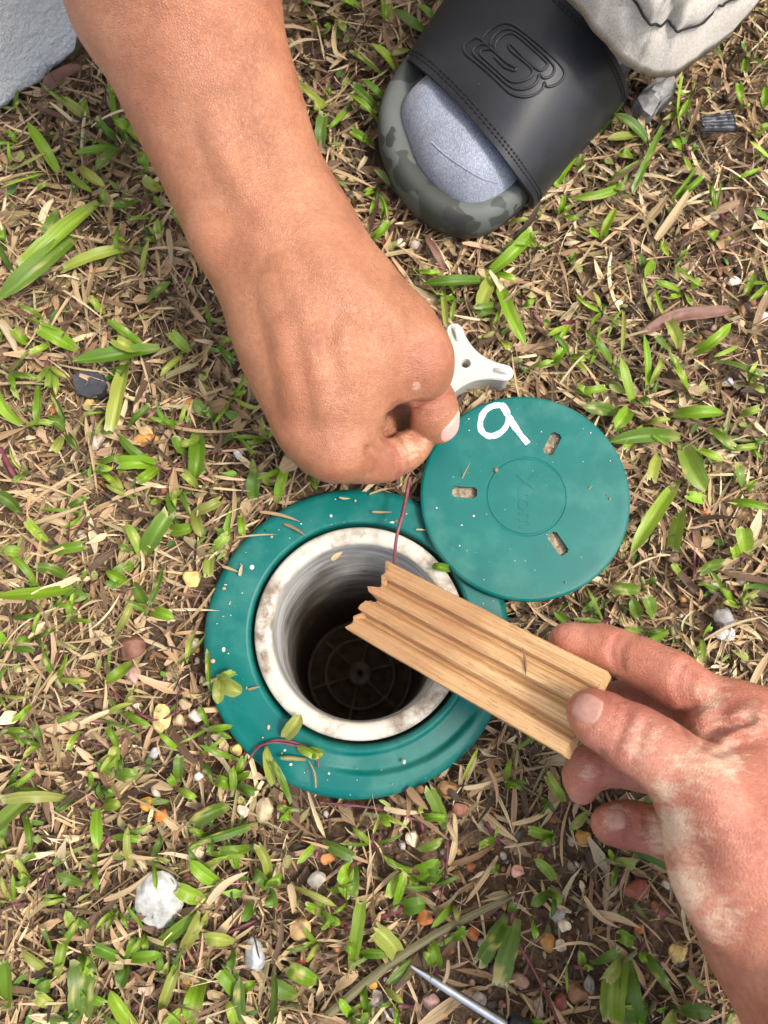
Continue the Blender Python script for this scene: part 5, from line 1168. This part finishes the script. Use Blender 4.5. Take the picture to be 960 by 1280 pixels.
def straws():
    rng = np.random.default_rng(5); near = [((446, 798), 260, 'near the teal collar'), ((657, 620), 200, 'near the slotted lid'), ((620, 180), 240, 'near the slide sandal'), ((820, 150), 200, 'below the trouser hem'), ((800, 1050), 180, 'under the dusty hand'), ((203, 1115), 130, 'around the white quartz stone'), ((90, 130), 150, 'at the foot of the white wall')]
    names = {0: 'pale', 1: 'tan', 2: 'brown', 3: 'dark brown', 5: 'dark brown', 6: 'pinkish', 7: 'olive', 8: 'pale'}
    for q in STRAWS + STRAW_ON:
        x0, y0, x1, y1, w_, ci = q[:6]; z = q[6] if len(q) > 6 else None; L = math.hypot(x1 - x0, y1 - y0)
        if z is not None: place = 'lying on the teal collar'
        else: place = 'nearest ' + min(LAND, key=lambda k: math.hypot((x0 + x1) / 2 - k[0][0], (y0 + y1) / 2 - k[0][1]))[1]
        lab = ('thick grey-brown dry stalk lying across the soil by the screwdriver' if L > 250 else f"{'long' if L > 60 else 'short'} {'broad' if w_ > 7 else 'narrow'} {names[ci]} dry grass blade {place}")
        n = 9; s = np.linspace(0, 1, n); bend = rng.normal(0, 0.06) * L; dx, dy = (x1 - x0) / L, (y1 - y0) / L
        zb = z if z is not None else 0.008 + 0.004 * rng.random(); c = np.array([P(x0 + (x1 - x0) * k - dy * bend * math.sin(math.pi * k), y0 + (y1 - y0) * k + dx * bend * math.sin(math.pi * k), zb + (0.002 if z is None else 0.0006) * math.sin(math.pi * k)) for k in s])
        tg = nrm_rows(np.gradient(c, axis=0)); sd_ = nrm_rows(np.cross(tg, [0, 0, 1.0])); W = w_ * (0.75 if L < 250 else 0.8) / 2350 / 2 * np.interp(s, [0, 0.1, 0.4, 0.8, 1], [0.6, 0.9, 1, 0.6, 0.08] if L < 250 else [0.9, 1, 1, 0.9, 0.7])
        V = []; UV = []; fl = rng.uniform(0.3, 0.8)
        for i in range(n):
            for x in (-1, -0.5, 0, 0.5, 1): V.append(c[i] + sd_[i] * x * W[i] + np.array([0, 0, (fl if L < 250 else -1.2) * W[i] * (abs(x) ** 1.5) * 0.8])); UV.append((x * 0.5 + 0.5, s[i] * L / 25))
        col = np.tile(STRAW[ci] * 0.88 * math.exp(rng.normal(0, 0.1)) if L < 250 else np.array(lin(124, 118, 84)[:3]), (len(V), 1))
        tag(mesh('straw', np.array(V), grid_faces(n, 5), M['straw'], col=col, uv=np.array(UV)), lab, 'dry grass', 'loose dry grass blades')
        if L < 250: placed(bpy.data.objects[COL.objects[-1].name], lab.split(' nearest ')[0] if z is None else f"{'broad' if w_ > 5 else 'narrow'} {names[ci]} straw bit on the collar", (x0 + x1) / 2, (y0 + y1) / 2)
straws()

# ------------------------------------------------------------------ pebbles and scraps
PEB = [(203, 1115, 27, 31, (176, 175, 168), 'white quartz stone with broken faces among straw', 'stone'), (320, 1193, 13, 18, (170, 172, 172), 'light grey angular stone among green blades', 'stone'), (846, 1188, 11, 11, (214, 184, 112), 'yellow pebble beside the dusty wrist', ''), (123, 548, 11, 18, (184, 166, 146), 'pale beige oval pebble below the dark slate chip', ''),
       (185, 551, 15, 9, (206, 150, 76), 'orange crumbly pebble below the dark slate chip', ''), (203, 898, 11, 15, (206, 186, 124), 'pale yellow square pebble left of the collar', ''), (247, 893, 9, 8, (224, 206, 184), 'whitish pebble left of the collar', ''), (243, 722, 12, 11, (226, 196, 120), 'yellow lump pebble against the collar rim', ''), (184, 1004, 8, 8, (206, 140, 50), '', ''), (204, 1019, 9, 8, (204, 124, 50), '', ''),
       (532, 1143, 10, 11, (196, 122, 62), '', ''), (553, 1139, 7, 8, (226, 196, 160), '', ''), (376, 1160, 12, 11, (200, 164, 112), '', ''), (332, 1013, 11, 14, (186, 166, 132), '', ''), (397, 1098, 10, 9, (156, 150, 138), '', ''), (489, 1262, 8, 8, (216, 204, 190), '', ''), (538, 1248, 9, 9, (180, 144, 130), '', ''), (793, 1109, 15, 10, (150, 84, 62), 'rusty red gravel lump below the curled little finger', ''),
       (704, 1155, 7, 7, (224, 208, 172), '', ''), (684, 1176, 9, 9, (176, 126, 62), '', ''), (727, 1045, 9, 8, (180, 130, 60), '', ''), (646, 1088, 7, 7, (214, 160, 140), '', ''), (648, 1223, 10, 9, (150, 120, 96), '', ''), (720, 1239, 12, 10, (136, 98, 66), '', ''), (832, 1103, 6, 6, (226, 214, 196), '', ''), (915, 354, 9, 7, (224, 210, 188), '', ''), (949, 396, 8, 7, (214, 204, 190), '', ''),
       (768, 382, 9, 6, (236, 210, 158), '', ''), (909, 479, 7, 6, (206, 202, 200), '', ''), (473, 253, 8, 8, (220, 208, 188), '', ''), (520, 308, 9, 9, (184, 168, 150), '', ''), (500, 306, 8, 6, (222, 206, 176), '', ''), (482, 303, 4, 7, (206, 140, 66), '', ''), (427, 270, 7, 9, (172, 84, 60), '', ''), (904, 772, 13, 11, (150, 148, 142), '', ''), (165, 810, 17, 15, (116, 76, 58), 'reddish brown flat stone left of the collar', ''),
       (168, 843, 10, 10, (184, 146, 136), '', ''), (299, 569, 6, 7, (226, 222, 216), '', ''), (113, 505, 7, 5, (220, 170, 104), '', ''), (70, 512, 6, 8, (190, 120, 70), '', ''), (237, 508, 6, 8, (196, 140, 70), '', ''), (207, 614, 9, 8, (136, 86, 62), '', ''), (560, 985, 12, 10, (150, 112, 68), '', ''), (575, 1010, 9, 9, (150, 96, 76), '', ''), (410, 1072, 8, 7, (196, 120, 66), '', ''), (515, 1047, 8, 9, (214, 190, 160), '', ''),
       (375, 1205, 6, 9, (150, 60, 50), '', ''), (466, 1226, 6, 6, (190, 140, 66), '', ''), (470, 1245, 9, 10, (170, 152, 138), '', ''), (598, 1250, 8, 9, (176, 168, 152), '', ''), (552, 1265, 6, 7, (176, 108, 66), '', ''), (696, 1142, 9, 7, (150, 146, 138), '', ''), (590, 1165, 8, 7, (186, 110, 60), '', ''), (700, 1180, 7, 6, (200, 180, 150), '', ''), (672, 1255, 7, 12, (170, 152, 130), '', ''), (700, 1250, 7, 8, (130, 68, 52), '', ''), (735, 1230, 6, 11, (130, 124, 116), '', ''),
       (868, 590, 5, 4, (200, 100, 60), '', ''), (880, 640, 6, 5, (200, 110, 66), '', ''), (830, 205, 5, 4, (190, 170, 150), '', ''), (892, 735, 9, 7, (206, 196, 180), '', ''), (905, 792, 12, 9, (206, 204, 200), 'white chip beside the extended index finger', ''), (185, 575, 5, 5, (190, 110, 70), '', ''), (225, 900, 7, 7, (190, 160, 120), '', ''), (195, 940, 6, 6, (170, 168, 166), '', ''), (250, 970, 5, 5, (220, 216, 206), '', ''), (296, 936, 7, 7, (214, 190, 110), '', ''), (305, 1012, 8, 8, (196, 180, 160), '', ''), (232, 880, 8, 6, (176, 150, 116), '', ''), (248, 1066, 9, 8, (220, 190, 160), '', ''), (240, 1096, 9, 8, (130, 70, 60), '', ''), (236, 1228, 6, 9, (190, 150, 76), '', ''), (185, 1232, 9, 8, (190, 172, 150), '', ''), (172, 1220, 7, 6, (120, 80, 60), '', '')]
def tone_word(c):
    r, g, b = c
    if min(c) > 195: return 'whitish'
    if max(c) - min(c) < 28: return 'grey'
    if r > 170 and g > 150: return 'pale buff'
    if r > 165 and b < 90: return 'orange'
    if r > 165: return 'pinkish'
    if g < 95: return 'rusty red'
    return 'brown'
def pebbles():
    rng = np.random.default_rng(11); pl = [((446, 798), 250, 'left of the teal collar'), ((520, 280), 90, 'by the sandal toe'), ((110, 500), 90, 'by the dark slate chip'), ((780, 1090), 130, 'below the dusty fingers'), ((540, 1240), 140, 'by the screwdriver'), ((203, 1115), 130, 'around the white quartz stone')]
    for (x, y, rx, ry, c, lab, big) in PEB:
        if not lab:
            place = 'nearest ' + min([q for q in LAND if 'pebble' not in q[1]], key=lambda k: math.hypot(x - k[0][0], y - k[0][1]))[1]
            if place.startswith('left') and x > 446: place = 'right beside the teal collar'
            lab = f'{"tiny" if rx < 8 else "small"} {tone_word(c)} pebble {place}'
        bm = bmesh.new(); bmesh.ops.create_icosphere(bm, subdivisions=4 if rx > 20 else 3, radius=1); p = P(x, y, 0.003); r1, r2 = rx / 2350, ry / 2350; h = min(r1, r2) * 0.75; sd_ = rng.uniform(0, 90)
        V = np.array([v.co[:] for v in bm.verts]); fc = np.array([[v.index for v in f.verts] for f in bm.faces]); bm.free()
        for _ in range(11):              # chop flat facets
            d = nrm(rng.normal(size=3)); k = V @ d; lim = rng.uniform(0.58, 0.9); V = V - np.maximum(k - lim, 0)[:, None] * d * 0.9
        V = V * (1 + 0.10 * fbm(V * 2.2 + sd_, 3, 2))[:, None] * [r1 * 1.12, r2 * 1.12, h]
        col = np.array(lin(*c)[:3]) * (1 + 0.22 * fbm(V / r1 * 1.6 + sd_, 2, 7))[:, None]
        o = mesh('pebble' if rx < 20 else 'quartz_stone', V + p + [0, 0, h * 0.1 + 0.002], fc, M['stone'], col=np.clip(col, 0.01, 0.9)); tag(o, lab, 'stone' if big or rx > 20 else 'pebble', 'pebbles in the lawn')
        if ' nearest ' in lab: placed(o, lab.split(' nearest ')[0], x, y, 'pebble')
        o.data.set_sharp_from_angle(angle=math.radians(24))
    # slate chip, mortar lump, black plastic scrap, dead leaves
    def slab(name, px, z0, h, mat, lab, cat, rough=0.0008, seed=1):
        top = np.array([P(x, y, z0 + h) for x, y in px]); n = len(top); c = top.mean(0); rings = []
        for f, z in ((0.96, z0), (1.0, z0 + h * 0.5), (0.96, z0 + h), (0.72, z0 + h), (0.45, z0 + h), (0.2, z0 + h)):
            r_ = c + (top - c) * f; r_[:, 2] = z; rings.append(r_)
        V = np.concatenate(rings + [[c]]); V[n:] += (rough * fbm(V[n:] * 260, 3, seed))[:, None] * [0.5, 0.5, 1.6]
        fc = [tuple(f) for f in grid_faces(6, n, wrap_v=True)] + [(5 * n + j, 5 * n + (j + 1) % n, 6 * n) for j in range(n)]
        o = mesh(name, V, fc, mat); bm = bmesh.new(); bm.from_mesh(o.data); bmesh.ops.recalc_face_normals(bm, faces=bm.faces); bm.to_mesh(o.data); bm.free(); o.data.set_sharp_from_angle(angle=math.radians(30)); return tag(o, lab, cat)
    slab('slate_chip', [(90, 472), (98, 464), (115, 462), (128, 468), (134, 480), (128, 493), (110, 498), (95, 492)], 0.003, 0.006, M['bark'], 'dark grey flat slate chip half sunk in the straw', 'stone', 0.0006, 4)
    slab('mortar_lump', [(795, 123), (808, 104), (822, 96), (838, 91), (846, 100), (843, 118), (830, 124), (820, 137), (806, 134)], 0.002, 0.013, M['mortar'], 'crumpled light grey mortar lump under the trouser hem', 'mortar lump', 0.0035, 6)
    S = np.linspace(0, 1, 15); T = np.linspace(0, 1, 9); V = []
    for t_ in T:
        for s in S:
            x, y = 876 + 42 * s + 3 * t_, 144 - 4 * s + t_ * (20 + 4 * s); ridge = 0.0026 * abs(math.sin(t_ * 8.5)) + 0.0008 * float(vnoise(np.array([s * 9, t_ * 6, 0]), 3)); V.append(P(x + 2 * float(vnoise(np.array([t_ * 7, s > 0.5, 1.0]), 5)), y, 0.0115 + ridge))
    V = np.array(V); Vb = V - [0, 0, 0.0012]; g = grid_faces(9, 15); edge = [(i, i + 1) for i in range(14)] + [(15 * k + 14, 15 * k + 29) for k in range(8)] + [(120 + i + 1, 120 + i) for i in range(14)] + [(15 * k + 15, 15 * k) for k in range(8)]
    sc_ = mesh('plastic_scrap', np.concatenate([V, Vb]), [tuple(f) for f in g] + [tuple(f[::-1] + 135) for f in g] + [(b, a, a + 135, b + 135) for a, b in edge], M['blackplastic']); tag(sc_, 'torn black ridged plastic scrap lying in the straw', 'plastic scrap')
    def dead(name, px, wpx, lab, z=0.010, curl=0.5):
        c = catmull([P(x, y, z + 0.003 * math.sin(i * 1.3)) for i, (x, y) in enumerate(px)], 14); tg = nrm_rows(np.gradient(c, axis=0)); sd_ = nrm_rows(np.cross(tg, [0, 0, 1.0])); s = np.linspace(0, 1, 14); W = wpx / 2350 / 2 * np.interp(s, [0, 0.2, 0.55, 0.85, 1], [0.25, 0.8, 1, 0.7, 0.1])
        V = np.array([c[i] + sd_[i] * x * W[i] + np.array([0, 0, W[i] * curl * x * x + 0.15 * W[i] * math.sin(i * 0.9 + 2 * x)]) for i in range(14) for x in np.linspace(-1, 1, 7)])
        o = mesh(name, V, grid_faces(14, 7), M['deadleaf']); md = o.modifiers.new('thick', 'SOLIDIFY'); md.thickness = 0.0004; tag(o, lab, 'dead leaf')
    dead('dead_leaf', [(798, 420), (840, 398), (880, 392), (918, 388)], 20, 'dull reddish brown dead leaf lying in the straw above the lid')
    dead('dead_leaf', [(52, 118), (66, 106), (84, 94), (104, 84)], 22, 'brown curled dead leaf at the foot of the white wall', 0.012, 0.8)
    dead('dead_leaf', [(532, 296), (540, 308), (548, 322), (556, 338)], 12, 'yellowish dead leaf in front of the sandal toe', 0.010)
pebbles()

# ------------------------------------------------------------------ screwdriver at the bottom edge
def screwdriver():
    a, b = PZ(508, 1204, 1.0), PZ(628, 1279, 1.6); d = nrm(b - a); root = empty('screwdriver', a, 'screwdriver with steel shaft and black handle lying on the soil', 'screwdriver')
    tube('shaft', [a, a + d * 0.003, a + d * 0.012, a + d * 0.02, b + d * 0.004], [0.0004, 0.0009, 0.0017, 0.0020, 0.0021], M['steel'], root, 16, 40)
    h = b + d * 0.002; tube('handle', [h, h + d * 0.002, h + d * 0.012, h + d * 0.02, h + d * 0.035, h + d * 0.07, h + d * 0.09, h + d * 0.094], [0.005, 0.0068, 0.0072, 0.0066, 0.0085, 0.0105, 0.010, 0.006], M['blackplastic'], root, 18, 40)
screwdriver()

write_labels()

# ------------------------------------------------------------------ sleeves, beyond the picture's edges
def sleeve(pts, rads, parent):
    n, seg = 44, 40; c = catmull(pts, n); r = np.interp(np.linspace(0, 1, n), np.linspace(0, 1, len(rads)), rads); V, fc = tube_mesh(c, r, seg); k = np.repeat(c, seg, 0); d = nrm_rows(V - k)
    V = V + d * (0.0045 * fbm(V * 38, 3, 61) - 0.003 * np.abs(fbm(V * 70, 2, 63)))[:, None]
    mesh('sleeve', V, fc, M['cotton'], parent)
sleeve([PZ(118, -300, 17.6), PZ(85, -425, 19.6), (-0.12, 0.50, 0.30), (0.0, 0.56, 0.44), (0.10, 0.62, 0.58)], [0.050, 0.056, 0.060, 0.066, 0.075], PERSON)
sleeve([PZ(1176, 1480, 13.2), PZ(1240, 1620, 16.0), (0.33, -0.42, 0.27), (0.36, -0.56, 0.40), (0.34, -0.68, 0.56)], [0.050, 0.054, 0.058, 0.064, 0.072], HAND)
